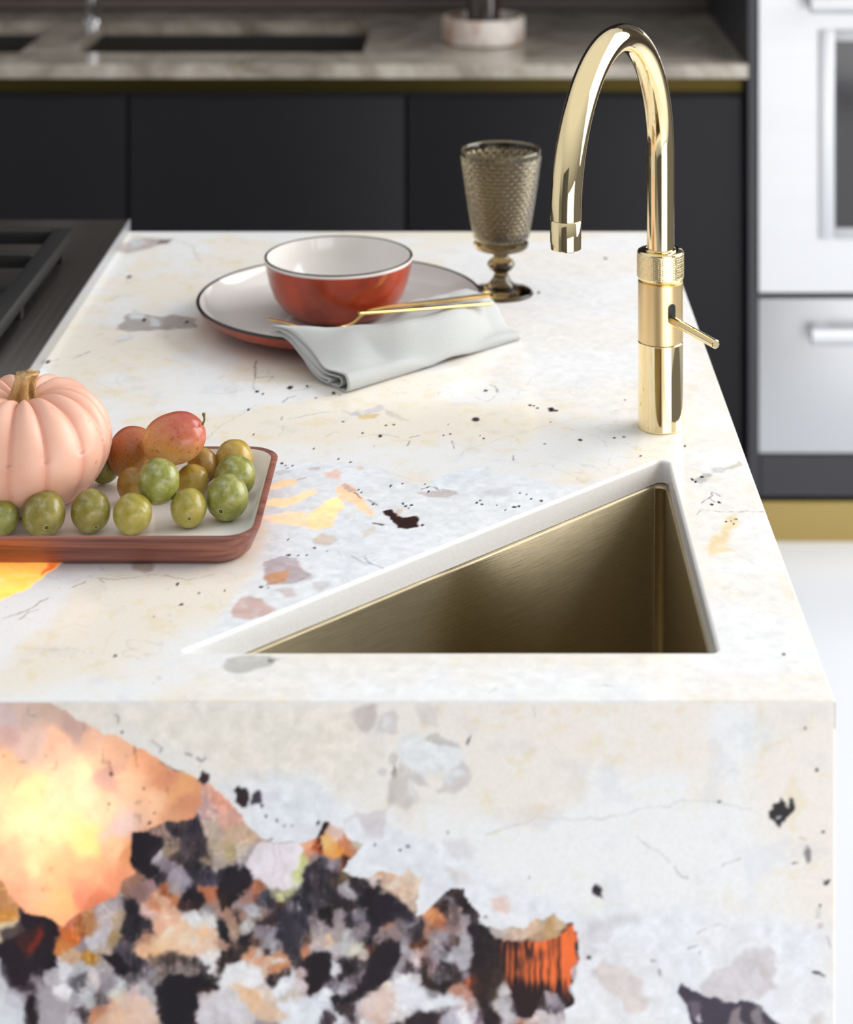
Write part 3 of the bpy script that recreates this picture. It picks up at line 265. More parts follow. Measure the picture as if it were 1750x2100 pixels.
FPOLY=[([(-303.2,920.0),(-82.6,920.0),(-62.5,878.9),(-75.9,852.1),(-122.7,858.8),(-162.8,868.8),(-213.0,885.6),(-256.4,905.6)],(238,231,219),0.85,15.04,0),([(-179.5,865.5),(-136.1,868.8),(-116.0,852.1),(-69.2,838.8),(-22.4,825.4),(11.0,798.6),(61.2,781.9),(94.6,771.9),(161.5,781.9),(198.2,771.9),(245.1,765.2),(245.1,695.0),(44.5,695.0),(11.0,748.5),(-55.8,778.6),(-109.3,805.3),(-149.4,825.4)],(231,234,240),0.85,13.37,0),([(-136.1,868.8),(-109.3,872.2),(-89.3,852.1),(-109.3,832.1),(-136.1,838.8)],(228,233,238),0.8,10.03,0),([(-45.8,898.9),(-12.4,892.3),(-2.3,878.9),(-22.4,868.8),(-42.5,865.5),(-52.5,885.6)],(230,236,240),0.8,6.69,0),([(171.5,898.9),(198.2,909.0),(211.6,898.9),(191.6,878.9)],(226,232,234),0.5,8.36,0),([(-84.9,911.6),(-81.9,915.7),(-65.9,916.3),(-66.5,902.3),(-71.9,898.9),(-80.9,905.0)],(205,197,194),0.85,2.01,0),([(-65.2,909.0),(-51.8,912.3),(-50.8,898.3),(-64.2,897.3)],(208,202,202),0.75,2.67,0),([(-60.8,907.6),(-56.5,908.3),(-56.5,900.3),(-61.2,899.6)],(224,224,226),0.7,2.01,0),([(-36.4,914.0),(-24.1,915.0),(-23.4,902.3),(-35.1,901.6)],(212,204,200),0.7,4.01,0),([(-32.4,894.6),(-22.4,897.6),(-12.4,891.6),(-7.4,886.9),(-17.4,889.6),(-29.1,892.3)],(198,194,190),0.8,1.34,0),([(-57.5,881.6),(-53.8,883.6),(-50.5,880.2),(-51.8,876.2),(-57.5,876.9)],(205,200,196),0.8,1.34,0),([(-55.8,869.5),(-53.8,876.2),(-51.8,873.9),(-51.8,867.5),(-55.2,866.2)],(120,112,108),0.85,1.34,0),([(-65.2,871.5),(-61.8,874.9),(-58.5,872.2),(-60.5,867.5),(-64.5,868.2)],(208,203,206),0.8,1.34,0),([(-58.5,852.1),(-57.5,863.8),(-47.5,878.2),(-41.8,873.9),(-32.4,868.8),(-29.1,862.2),(-35.1,862.2),(-42.5,865.5),(-35.1,852.1),(-43.1,846.8),(-50.8,848.8),(-57.5,847.1)],(204,197,193),0.8,2.34,0),([(-44.1,867.2),(-35.8,852.1),(-39.1,850.5),(-45.1,862.2)],(226,228,230),0.8,1.34,0),([(-20.7,861.5),(-18.4,868.8),(-7.4,880.2),(-0.7,875.5),(1.7,868.8),(-2.3,861.5),(-12.4,857.1),(-24.1,856.1),(-25.1,858.8)],(204,198,198),0.75,2.01,0),([(-20.7,865.5),(-15.7,872.9),(-7.4,874.2),(-4.0,869.5),(-12.4,868.8),(-16.4,862.2)],(226,230,232),0.9,2.01,0),([(-77.6,842.8),(-59.2,846.1),(-58.5,835.4),(-60.5,825.4),(-74.2,825.4),(-75.9,833.7)],(214,206,210),0.8,2.67,0),([(-87.6,838.1),(-77.6,843.8),(-75.9,842.1),(-85.3,836.1)],(210,206,206),0.6,2.01,0),([(-19.1,823.7),(-5.7,827.1),(2.7,818.7),(-0.7,810.3),(-14.0,813.7)],(218,216,220),0.6,4.01,0),([(-17.4,805.3),(-2.3,800.3),(-0.7,793.6),(-12.4,795.3)],(208,198,196),0.6,3.34,0),([(14.4,782.6),(22.7,785.3),(25.1,776.6),(24.4,773.6),(16.0,776.9)],(226,198,190),0.85,2.34,0.25),([(72.9,761.9),(87.9,770.2),(111.3,775.2),(114.7,770.2),(96.3,766.9),(94.6,755.2),(79.6,753.5),(86.3,748.5),(76.2,741.8)],(207,201,205),0.55,4.01,0),([(81.9,735.1),(91.3,742.5),(104.6,736.8),(116.3,728.4),(120.7,713.4),(117.3,706.7),(108.0,704.4),(101.3,715.1),(89.6,723.4)],(216,204,200),0.8,2.67,0),([(158.1,725.1),(164.8,736.8),(178.2,739.1),(188.2,750.2),(204.9,751.2),(208.9,736.8),(208.9,721.8),(201.6,720.1),(196.6,715.1),(184.9,711.7),(168.2,715.1),(159.8,718.4)],(210,204,208),0.85,2.01,0),([(194.9,738.5),(199.9,740.1),(205.6,733.5),(208.3,722.4),(201.6,726.8)],(205,196,196),0.8,2.01,0),([(193.2,735.1),(196.9,737.1),(198.9,726.8),(194.2,723.4)],(222,219,223),0.8,1.67,0),([(142.8,721.8),(145.4,725.1),(149.8,723.1),(152.1,719.7),(158.1,719.1),(168.2,715.1),(179.9,711.1),(184.9,713.4),(193.2,712.4),(195.6,708.4),(202.3,707.0),(208.3,701.7),(213.6,697.0),(225.0,685.0),(154.8,685.0),(149.8,703.4),(145.4,716.7)],(66,58,72),0.97,1.0,0),([(148.8,711.7),(158.1,712.4),(158.1,703.4),(153.1,701.7)],(120,110,118),0.7,2.67,0),([(154.8,703.4),(158.1,704.4),(159.8,699.7),(156.8,698.3)],(226,224,228),0.9,1.34,0),([(-213.0,727.8),(-207.9,732.1),(-196.2,730.8),(-184.5,732.4),(-181.2,728.4),(-184.5,721.8),(-189.6,715.1),(-192.2,705.0),(-191.2,691.7),(-206.3,691.7),(-214.6,705.0),(-217.6,715.7)],(25,19,27),0.93,1.67,0),([(-155.1,806.0),(-151.1,814.7),(-142.8,824.7),(-135.4,822.7),(-121.0,823.0),(-116.7,817.0),(-120.7,807.0),(-126.0,798.6),(-126.7,789.3),(-132.7,792.0),(-141.1,798.0),(-152.1,801.3)],(238,229,236),0.9,1.0,0),([(-255.4,746.8),(-243.0,746.5),(-236.4,739.8),(-243.7,734.5),(-249.1,738.5)],(28,18,24),0.95,1.0,0),([(-233.7,828.1),(-226.3,830.4),(-213.0,827.7),(-212.3,821.4),(-217.0,812.7),(-220.3,801.3),(-228.3,802.0),(-229.7,812.0)],(30,22,31),0.92,1.34,0),([(-75.2,721.8),(-69.9,742.5),(-59.8,756.2),(-49.8,750.2),(-48.5,742.5),(-59.2,728.4),(-70.9,720.4)],(34,26,33),0.9,1.67,0),([(-111.3,742.5),(-105.3,745.8),(-95.9,746.5),(-97.3,731.8),(-106.0,721.1),(-112.0,719.7),(-112.7,733.1)],(30,22,28),0.92,1.67,0),([(-162.8,802.0),(-156.1,805.3),(-151.4,798.6),(-152.1,792.0),(-159.5,788.6),(-171.2,784.6),(-173.5,793.6),(-169.5,800.3)],(36,27,35),0.85,2.34,0),([(-323.3,761.2),(-314.9,765.2),(-309.9,771.9),(-303.2,772.6),(-289.9,766.9),(-285.8,755.2),(-287.2,743.5),(-294.9,734.5),(-299.2,740.1),(-301.6,731.8),(-299.9,721.8),(-306.6,720.1),(-316.6,723.4),(-323.3,736.8)],(38,28,36),0.75,2.67,0),([(-302.6,753.5),(-298.2,763.5),(-294.9,761.2),(-299.2,746.8),(-304.9,748.5)],(135,48,34),0.8,2.67,0.5),([(-67.5,781.9),(-55.8,786.9),(-40.8,775.2),(-39.1,768.6),(-50.8,770.2),(-60.8,765.2),(-69.2,771.9)],(34,26,36),0.85,2.34,0),([(-141.1,775.2),(-122.7,771.9),(-119.4,755.2),(-124.4,743.5),(-131.1,751.8),(-129.4,765.2)],(48,43,52),0.6,3.34,0),([(1.0,766.2),(6.0,768.6),(11.0,756.9),(19.4,753.5),(24.4,731.8),(21.1,725.1),(14.4,715.1),(17.7,695.0),(7.7,695.0),(1.0,718.4),(-0.7,731.8)],(44,32,34),0.6,2.67,0),([(-216.3,756.9),(-199.6,766.9),(-182.9,768.6),(-172.8,758.5),(-174.5,750.2),(-189.6,747.8),(-213.0,746.8),(-221.3,750.2)],(247,216,186),0.55,3.34,0.35),([(-176.2,728.4),(-164.5,739.1),(-146.1,736.8),(-141.1,728.4),(-149.4,721.8),(-166.2,728.4),(-171.2,720.1)],(238,238,240),0.8,2.34,0),([(-162.8,728.4),(-152.8,723.4),(-141.1,711.7),(-122.7,703.4),(-136.1,699.0),(-151.1,706.7),(-159.5,718.4)],(240,205,172),0.75,2.67,0.35),([(-189.6,705.0),(-185.5,713.4),(-176.2,720.1),(-162.8,721.8),(-152.8,711.1),(-151.1,701.7),(-162.8,696.7),(-186.2,696.7)],(214,208,213),0.7,2.67,0),([(-53.2,730.1),(-39.1,726.8),(-20.7,720.1),(-7.4,711.7),(-22.4,706.7),(-39.1,707.7),(-55.8,721.8)],(232,234,240),0.75,2.67,0),([(-77.6,710.0),(-67.5,719.1),(-55.8,722.4),(-50.8,713.4),(-55.8,705.0),(-67.5,699.0),(-75.9,701.7)],(228,206,198),0.7,2.67,0.2),([(-122.7,716.7),(-112.7,718.4),(-102.6,713.4),(-92.6,706.7),(-102.6,708.4),(-109.3,696.7),(-122.7,698.3),(-131.1,710.0)],(230,233,240),0.7,2.67,0),([(-323.3,721.8),(-316.6,720.1),(-308.2,716.7),(-305.9,705.0),(-306.6,695.0),(-336.7,695.0),(-336.7,728.4)],(222,225,230),0.75,3.34,0),([(-300.6,731.8),(-291.5,723.4),(-281.5,716.7),(-276.5,705.0),(-276.5,695.0),(-297.2,695.0),(-298.2,711.7)],(178,171,177),0.75,2.67,0),([(-263.1,695.0),(-254.7,705.0),(-244.7,716.7),(-233.0,720.1),(-223.0,715.1),(-217.0,705.0),(-216.3,695.0)],(238,204,180),0.7,3.01,0.25),([(-40.8,695.0),(-39.1,701.7),(-30.8,705.0),(-22.4,705.7),(-20.7,695.0)],(48,38,44),0.8,2.34,0),([(-32.4,735.1),(-25.1,729.1),(-20.4,724.4),(-19.7,720.4),(-29.1,724.4),(-35.1,725.1)],(54,38,38),0.85,1.67,0),([(178.9,706.7),(184.9,710.0),(187.6,699.0),(193.2,691.7),(174.8,691.7),(178.2,701.7)],(160,148,150),0.8,2.01,0),([(194.9,709.0),(200.3,706.4),(203.3,695.0),(196.6,695.0),(193.2,703.4)],(165,158,156),0.7,2.01,0),([(233.4,701.7),(241.7,708.4),(241.0,695.0),(231.7,695.0)],(212,205,202),0.7,2.01,0),([(210.0,850.8),(212.3,853.5),(214.0,849.5),(217.0,847.1),(219.0,852.1),(221.3,852.1),(220.6,845.4),(218.3,840.4),(214.3,836.1),(212.3,831.4),(210.3,835.4),(204.9,838.8),(203.6,844.1),(205.6,848.8)],(38,36,38),0.97,1.0,0),([(209.6,839.4),(211.6,840.8),(212.6,838.8),(211.0,837.1)],(220,222,226),0.95,0.67,0),([(82.9,792.6),(85.3,795.0),(88.6,792.0),(89.9,785.3),(86.6,786.6),(83.2,788.6)],(45,36,44),0.97,1.0,0),([(-162.1,858.2),(-158.8,860.8),(-154.1,859.5),(-152.8,852.1),(-155.1,846.1),(-159.5,846.1),(-161.8,851.5)],(46,30,34),0.97,1.0,0),([(-150.8,855.5),(-145.4,858.8),(-142.4,855.5),(-143.4,850.8),(-148.1,850.1),(-152.1,848.1)],(52,44,56),0.9,1.34,0),([(-188.6,866.2),(-184.2,872.2),(-179.5,867.5),(-179.5,862.8),(-183.5,861.8)],(50,36,38),0.97,1.0,0),([(245.7,798.6),(245.1,796.6),(241.7,796.0),(239.7,797.6)],(48,44,50),0.9,0.67,0),([(234.7,735.1),(236.7,735.5),(239.7,733.1),(241.7,731.4),(240.4,730.1),(235.7,733.1)],(30,26,36),0.97,0.67,0),([(230.0,822.0),(232.4,818.7),(233.0,810.3),(230.3,809.3),(229.0,817.0)],(120,115,118),0.8,1.34,0),([(242.4,758.5),(245.1,756.9),(246.4,751.2),(244.1,751.8)],(196,184,184),0.9,1.0,0),([(237.7,766.2),(240.7,766.2),(241.0,762.9),(237.7,762.5)],(200,186,190),0.9,1.0,0),([(237.7,777.9),(239.7,779.6),(240.4,770.6),(237.0,770.6)],(196,198,200),0.8,1.0,0),([(-3.0,890.6),(-1.0,895.6),(0.3,896.3),(0.3,892.9),(-2.3,890.2)],(95,88,95),0.9,1.0,0)]
FLINE=[([(11.0,828.1),(31.1,835.4),(47.8,840.1),(71.2,837.4),(94.6,840.4),(118.0,844.8),(144.8,850.5),(168.2,850.5),(191.6,846.1)],0.92,(205,203,200),0.7),([(113.0,826.7),(124.7,818.0),(136.4,810.3)],0.75,(190,180,172),0.8),([(139.7,806.0),(144.8,802.0),(150.1,797.6)],0.75,(165,152,150),0.85),([(170.8,806.7),(178.2,809.7),(184.2,811.3)],0.92,(175,170,165),0.75),([(-244.7,909.0),(-242.4,907.0),(-243.0,903.6)],1.1,(110,105,110),0.8),([(-219.0,892.3),(-211.3,887.2),(-213.0,883.9)],0.92,(130,128,150),0.7),([(-196.9,883.2),(-192.2,881.6)],1.29,(90,65,62),0.9),([(-187.9,880.2),(-184.5,877.2),(-182.9,878.9)],1.1,(80,78,100),0.8),([(-213.0,877.2),(-207.9,874.9),(-198.9,872.2)],0.92,(120,80,70),0.9),([(-231.3,887.2),(-229.0,880.6),(-229.7,874.9)],0.92,(150,85,60),0.8),([(-249.1,878.9),(-247.1,872.2),(-246.4,868.2)],1.47,(150,90,85),0.7),([(155.5,760.5),(159.8,763.2)],0.75,(150,148,156),0.8),([(164.1,764.9),(169.5,767.9)],0.75,(180,178,184),0.8),([(148.1,749.8),(153.5,752.2)],0.75,(120,118,130),0.85),([(155.5,747.2),(156.1,745.8)],1.1,(150,152,168),0.8),([(123.0,741.5),(126.4,741.5)],1.1,(110,85,95),0.9),([(128.7,735.1),(129.4,732.4)],1.47,(120,116,120),0.9),([(-141.1,824.7),(-136.1,823.4),(-127.7,822.0),(-121.0,822.7)],0.75,(150,140,140),0.8),([(-135.4,822.0),(-134.1,812.0),(-136.1,798.6)],0.75,(205,185,190),0.8),([(-130.7,822.0),(-130.0,810.3),(-126.0,807.0)],0.75,(205,185,190),0.8),([(-126.0,807.0),(-129.4,798.6),(-128.0,792.0)],0.75,(205,185,190),0.8),([(198.2,886.2),(208.3,889.6),(215.0,892.3)],1.29,(222,216,180),0.7),([(211.6,894.9),(217.6,894.3),(219.0,890.6)],0.92,(222,216,180),0.7),([(17.7,830.1),(14.4,828.1)],1.47,(220,224,190),0.6),([(51.2,897.3),(59.5,883.9),(64.5,872.2)],0.92,(222,216,205),0.6),([(228.3,825.4),(225.0,827.1)],0.75,(160,140,120),0.8),([(42.8,915.7),(44.5,909.0)],0.75,(190,182,178),0.8),([(171.5,868.8),(178.2,873.9),(183.2,872.2),(181.5,865.5)],0.92,(200,206,212),0.6)]
FDOT=[(169.8,850.5,1.34,1.34),(229.0,901.6,1.34,1.34),(236.7,872.9,1.67,2.01),(241.0,830.1,2.01,1.34),(221.7,808.7,3.01,1.0),(-105.3,836.1,1.67,2.01),(-102.3,830.1,2.67,2.67),(-104.6,823.7,1.34,3.34),(-103.6,818.7,2.01,2.67),(-104.0,811.3,2.01,1.34),(-43.1,820.4,2.01,1.34),(-49.1,817.4,1.67,1.0),(-65.9,821.0,1.0,1.34),(-140.7,841.1,1.34,1.34),(-133.4,837.8,1.34,1.34),(-128.4,834.4,1.0,1.0),(-122.7,834.7,1.0,1.0),(-143.8,847.8,1.34,1.34),(-248.1,849.5,1.34,1.0),(-247.1,869.9,1.67,1.67),(-137.7,824.7,2.01,1.0),(-16.4,830.1,1.0,1.67),(-218.0,842.8,1.0,1.0),(-220.6,836.1,1.34,1.34),(239.0,779.6,1.34,1.0),(10.4,771.9,1.34,1.34),(39.4,799.0,1.0,1.0),(-239.7,898.3,1.34,1.34),(-224.3,860.2,1.0,1.34),(80.6,743.8,2.67,2.01)]
TPOLY=[([(-184.9,1787.6),(-161.5,1795.7),(-117.4,1793.4),(-86.3,1787.6),(-58.9,1753.7),(-32.9,1742.7),(-16.1,1776.2),(14.5,1787.6),(18.6,1764.9),(36.0,1768.3),(65.6,1748.2),(120.1,1731.8),(162.4,1776.2),(178.9,1811.0),(173.2,1753.7),(53.9,1654.4),(-25.9,1579.1),(-98.8,1510.3),(-145.1,1454.9),(-192.5,1436.0),(-184.5,1514.4),(-168.6,1574.6),(-169.1,1634.9)],(233,238,245),0.85,7.51,0),([(-11.8,1776.2),(7.9,1787.6),(14.3,1764.9),(-3.0,1753.7),(-28.5,1737.3),(-37.3,1748.2)],(228,236,244),0.7,4.49,0),([(179.5,1816.9),(237.5,2139.1),(249.7,1986.0),(252.5,1737.3),(248.0,1362.0),(-189.3,1362.0),(-191.5,1428.6),(179.6,1428.6)],(240,241,243),0.6,30.8,0),([(-62.9,2397.9),(210.3,2576.0),(195.6,2139.1),(153.3,1878.4),(16.5,2044.5)],(240,240,242),0.6,41.67,0),([(-179.3,1734.0),(-169.7,1752.6),(-152.8,1755.9),(-155.6,1743.8),(-172.9,1732.9)],(255,212,170),0.95,2.22,0.8),([(-177.9,1700.0),(-168.8,1713.7),(-154.3,1715.8),(-139.0,1734.0),(-133.3,1726.4),(-143.5,1711.5),(-160.6,1692.7)],(255,212,172),0.95,2.18,0.8),([(-175.0,1672.3),(-155.7,1684.5),(-134.8,1682.5),(-129.5,1656.4),(-144.9,1656.4),(-165.8,1662.3)],(255,218,186),0.95,3.19,0.7),([(-136.2,1649.5),(-135.8,1684.5),(-128.0,1701.0),(-120.5,1713.7),(-111.6,1717.9),(-108.4,1694.8),(-114.0,1679.4),(-115.7,1656.4),(-124.0,1648.5)],(255,220,170),0.95,2.68,0.8),([(-125.0,1705.2),(-115.8,1717.9),(-111.9,1709.4),(-115.1,1694.8),(-122.4,1692.7)],(255,238,170),0.95,2.71,1),([(-117.8,1735.1),(-111.0,1748.2),(-104.8,1744.9),(-95.8,1721.1),(-87.3,1696.9),(-80.1,1676.4),(-89.5,1682.5),(-105.5,1707.3),(-115.6,1715.8)],(250,205,172),0.95,2.18,0.7),([(-114.0,1742.7),(-109.3,1748.2),(-98.3,1728.6),(-104.5,1726.4)],(205,180,175),0.9,2.21,0.1),([(-133.1,1768.3),(-120.8,1779.6),(-115.0,1770.5),(-116.5,1753.7),(-128.1,1759.3)],(242,208,196),0.9,2.81,0.3),([(-101.5,1785.3),(-96.6,1784.2),(-97.2,1778.5),(-102.1,1779.6)],(245,205,185),0.9,1.7,0.2),([(-147.4,1784.2),(-136.5,1785.3),(-137.2,1777.3),(-146.0,1778.5)],(200,185,180),0.8,2.27,0),([(-153.6,1755.9),(-146.4,1761.5),(-146.0,1757.1),(-152.5,1752.6)],(200,190,185),0.8,1.68,0),([(-176.8,1772.8),(-166.6,1779.6),(-160.5,1775.0),(-169.6,1764.9)],(205,205,210),0.8,2.26,0),([(-458.2,1601.8),(-324.7,1601.8),(-328.6,1579.1),(-336.8,1552.5),(-347.7,1530.3),(-359.5,1516.9),(-420.5,1470.3)],(255,190,105),1,2.47,1),([(-336.7,1588.1),(-326.6,1588.1),(-330.3,1576.4),(-337.5,1561.3),(-338.3,1570.1)],(225,120,65),0.95,2.01,0.8),([(-274.4,1588.1),(-255.0,1588.1),(-251.8,1568.3),(-257.9,1565.7),(-266.6,1571.9)],(190,172,165),0.85,3.01,0),([(-165.1,1570.1),(-164.1,1586.3),(-153.5,1597.2),(-138.7,1593.6),(-138.2,1579.1),(-130.3,1568.3),(-125.3,1563.0),(-133.8,1550.8),(-139.0,1545.6),(-159.7,1543.9)],(196,180,186),0.9,2.0,0.1),([(-163.4,1561.3),(-152.6,1568.3),(-143.3,1571.9),(-143.1,1556.9),(-146.9,1548.2),(-158.7,1545.6)],(248,190,150),0.95,2.98,0.7),([(-137.0,1574.6),(-125.3,1563.0),(-126.0,1552.5),(-134.9,1550.8)],(190,178,180),0.7,3.98,0),([(-181.5,1502.1),(-179.2,1516.9),(-170.8,1525.2),(-159.3,1521.9),(-155.1,1510.3),(-148.0,1502.1),(-154.4,1492.4),(-164.6,1486.0),(-177.8,1489.2)],(218,186,178),0.9,2.4,0.12),([(-151.3,1535.4),(-138.5,1539.6),(-134.2,1525.2),(-140.7,1522.7)],(205,190,188),0.7,2.93,0),([(-124.1,1548.2),(-112.1,1550.8),(-108.6,1543.9),(-119.0,1531.1)],(200,195,195),0.6,2.95,0),([(-145.2,1492.4),(-121.2,1511.9),(-118.5,1502.1),(-137.0,1482.8)],(205,205,207),0.8,2.86,0),([(-117.3,1510.3),(-110.2,1513.6),(-111.5,1506.2),(-117.4,1502.1)],(205,205,207),0.8,2.4,0),([(-191.8,1443.5),(-176.8,1451.0),(-171.9,1445.8),(-178.4,1436.0),(-188.7,1433.8)],(205,200,198),0.8,2.76,0),([(-177.0,1413.3),(-175.0,1425.0),(-163.6,1429.4),(-144.2,1427.9),(-135.7,1423.5),(-141.1,1414.8),(-150.9,1409.0),(-160.6,1403.3),(-172.7,1403.3)],(192,190,184),0.85,2.71,0),([(-143.9,1425.0),(-139.1,1422.8),(-140.7,1417.7),(-144.0,1419.1)],(120,118,118),0.8,1.81,0),([(-75.2,1686.6),(-69.2,1691.7),(-63.9,1682.5),(-59.5,1674.4),(-48.1,1677.4),(-42.9,1666.3),(-45.4,1654.4),(-53.4,1650.4),(-61.5,1651.4),(-66.2,1668.3),(-72.7,1676.4)],(52,34,32),0.97,1.33,0),([(-82.4,1664.3),(-71.9,1658.3),(-73.8,1655.4),(-82.3,1661.3)],(70,50,50),0.9,1.06,0),([(-64.2,1689.6),(-58.9,1692.7),(-59.7,1679.4),(-62.5,1676.4)],(235,200,180),0.8,1.61,0),([(-46.1,1726.4),(-34.8,1730.8),(-13.6,1730.8),(-12.2,1723.2),(-21.9,1715.8),(-36.6,1715.8)],(202,192,190),0.9,2.2,0),([(-130.6,1630.1),(-123.4,1639.7),(-111.8,1634.9),(-110.5,1627.2),(-117.6,1615.8),(-127.9,1620.6)],(222,205,190),0.85,2.07,0),([(-91.5,1644.6),(-79.9,1654.4),(-79.2,1639.7),(-88.7,1630.1)],(222,214,200),0.7,3.14,0),([(-126.2,1928.0),(-116.4,1922.7),(-109.6,1928.0),(-105.6,1914.7),(-115.9,1914.7)],(200,198,202),0.9,1.84,0),([(-111.4,1917.3),(-89.1,1944.2),(-83.9,1933.4),(-90.5,1924.0),(-104.2,1914.7)],(212,210,214),0.8,2.46,0),([(-108.9,1914.7),(-97.4,1920.0),(-86.9,1917.3),(-92.1,1906.8),(-103.6,1904.2)],(225,200,150),0.9,2.44,0),([(-86.2,1933.4),(-69.1,1917.3),(-57.6,1896.4),(-68.5,1901.6),(-80.8,1917.3)],(205,198,185),0.6,2.44,0),([(-451.9,2501.7),(-444.4,2529.1),(-427.8,2559.4),(-398.5,2552.3),(-384.2,2540.7),(-404.3,2510.8),(-430.4,2483.8)],(175,165,165),0.75,3.22,0),([(-440.2,2547.7),(-425.1,2561.8),(-413.5,2529.1),(-425.8,2510.8)],(215,222,225),0.8,3.23,0),([(-397.8,2547.7),(-382.9,2552.3),(-385.6,2529.1),(-400.3,2524.5)],(120,105,105),0.8,3.24,0),([(-390.0,2182.8),(-385.8,2210.7),(-388.2,2233.8),(-377.0,2239.2),(-347.4,2224.9),(-335.1,2233.8),(-308.7,2221.3),(-301.2,2186.3),(-340.0,2177.7),(-376.5,2172.6)],(168,160,158),0.8,2.81,0),([(-385.1,2228.4),(-382.9,2257.4),(-374.9,2242.8),(-363.1,2221.3),(-378.3,2214.2)],(222,225,228),0.9,2.85,0),([(-358.3,2224.9),(-344.6,2207.2),(-344.0,2186.3),(-354.2,2193.2)],(222,225,230),0.8,2.11,0),([(-384.1,2155.7),(-374.8,2169.2),(-365.6,2155.7),(-373.9,2142.4)],(228,230,238),0.8,2.75,0),([(196.9,1753.7),(207.2,1768.3),(215.8,1768.3),(209.8,1753.7),(202.4,1746.0)],(190,188,186),0.85,2.24,0),([(222.5,1776.2),(233.5,1787.6),(244.0,1800.4),(243.2,1787.6),(232.5,1779.6)],(205,198,180),0.8,2.85,0),([(213.3,1779.6),(224.3,1784.2),(229.0,1779.6),(222.6,1770.5),(214.8,1770.5)],(200,200,202),0.8,2.26,0),([(190.7,1611.1),(198.4,1634.9),(206.2,1639.7),(214.4,1672.3),(223.5,1679.4),(221.7,1659.3),(212.8,1634.9),(207.1,1615.8),(213.8,1606.5),(201.8,1604.6),(191.0,1597.2)],(240,215,165),0.75,4.68,0),([(-2.1,1728.6),(35.3,1737.3),(32.9,1721.1),(5.5,1715.8)],(210,212,220),0.5,4.4,0),([(107.8,1705.2),(119.8,1726.4),(124.1,1715.8),(112.0,1705.2)],(190,190,195),0.8,2.18,0),([(87.9,1684.5),(96.8,1694.8),(92.0,1682.5)],(195,195,200),0.8,2.15,0),([(-55.5,1539.6),(-48.6,1561.3),(-45.0,1568.3),(-43.8,1552.5),(-51.8,1542.2)],(165,165,170),0.8,1.98,0)]
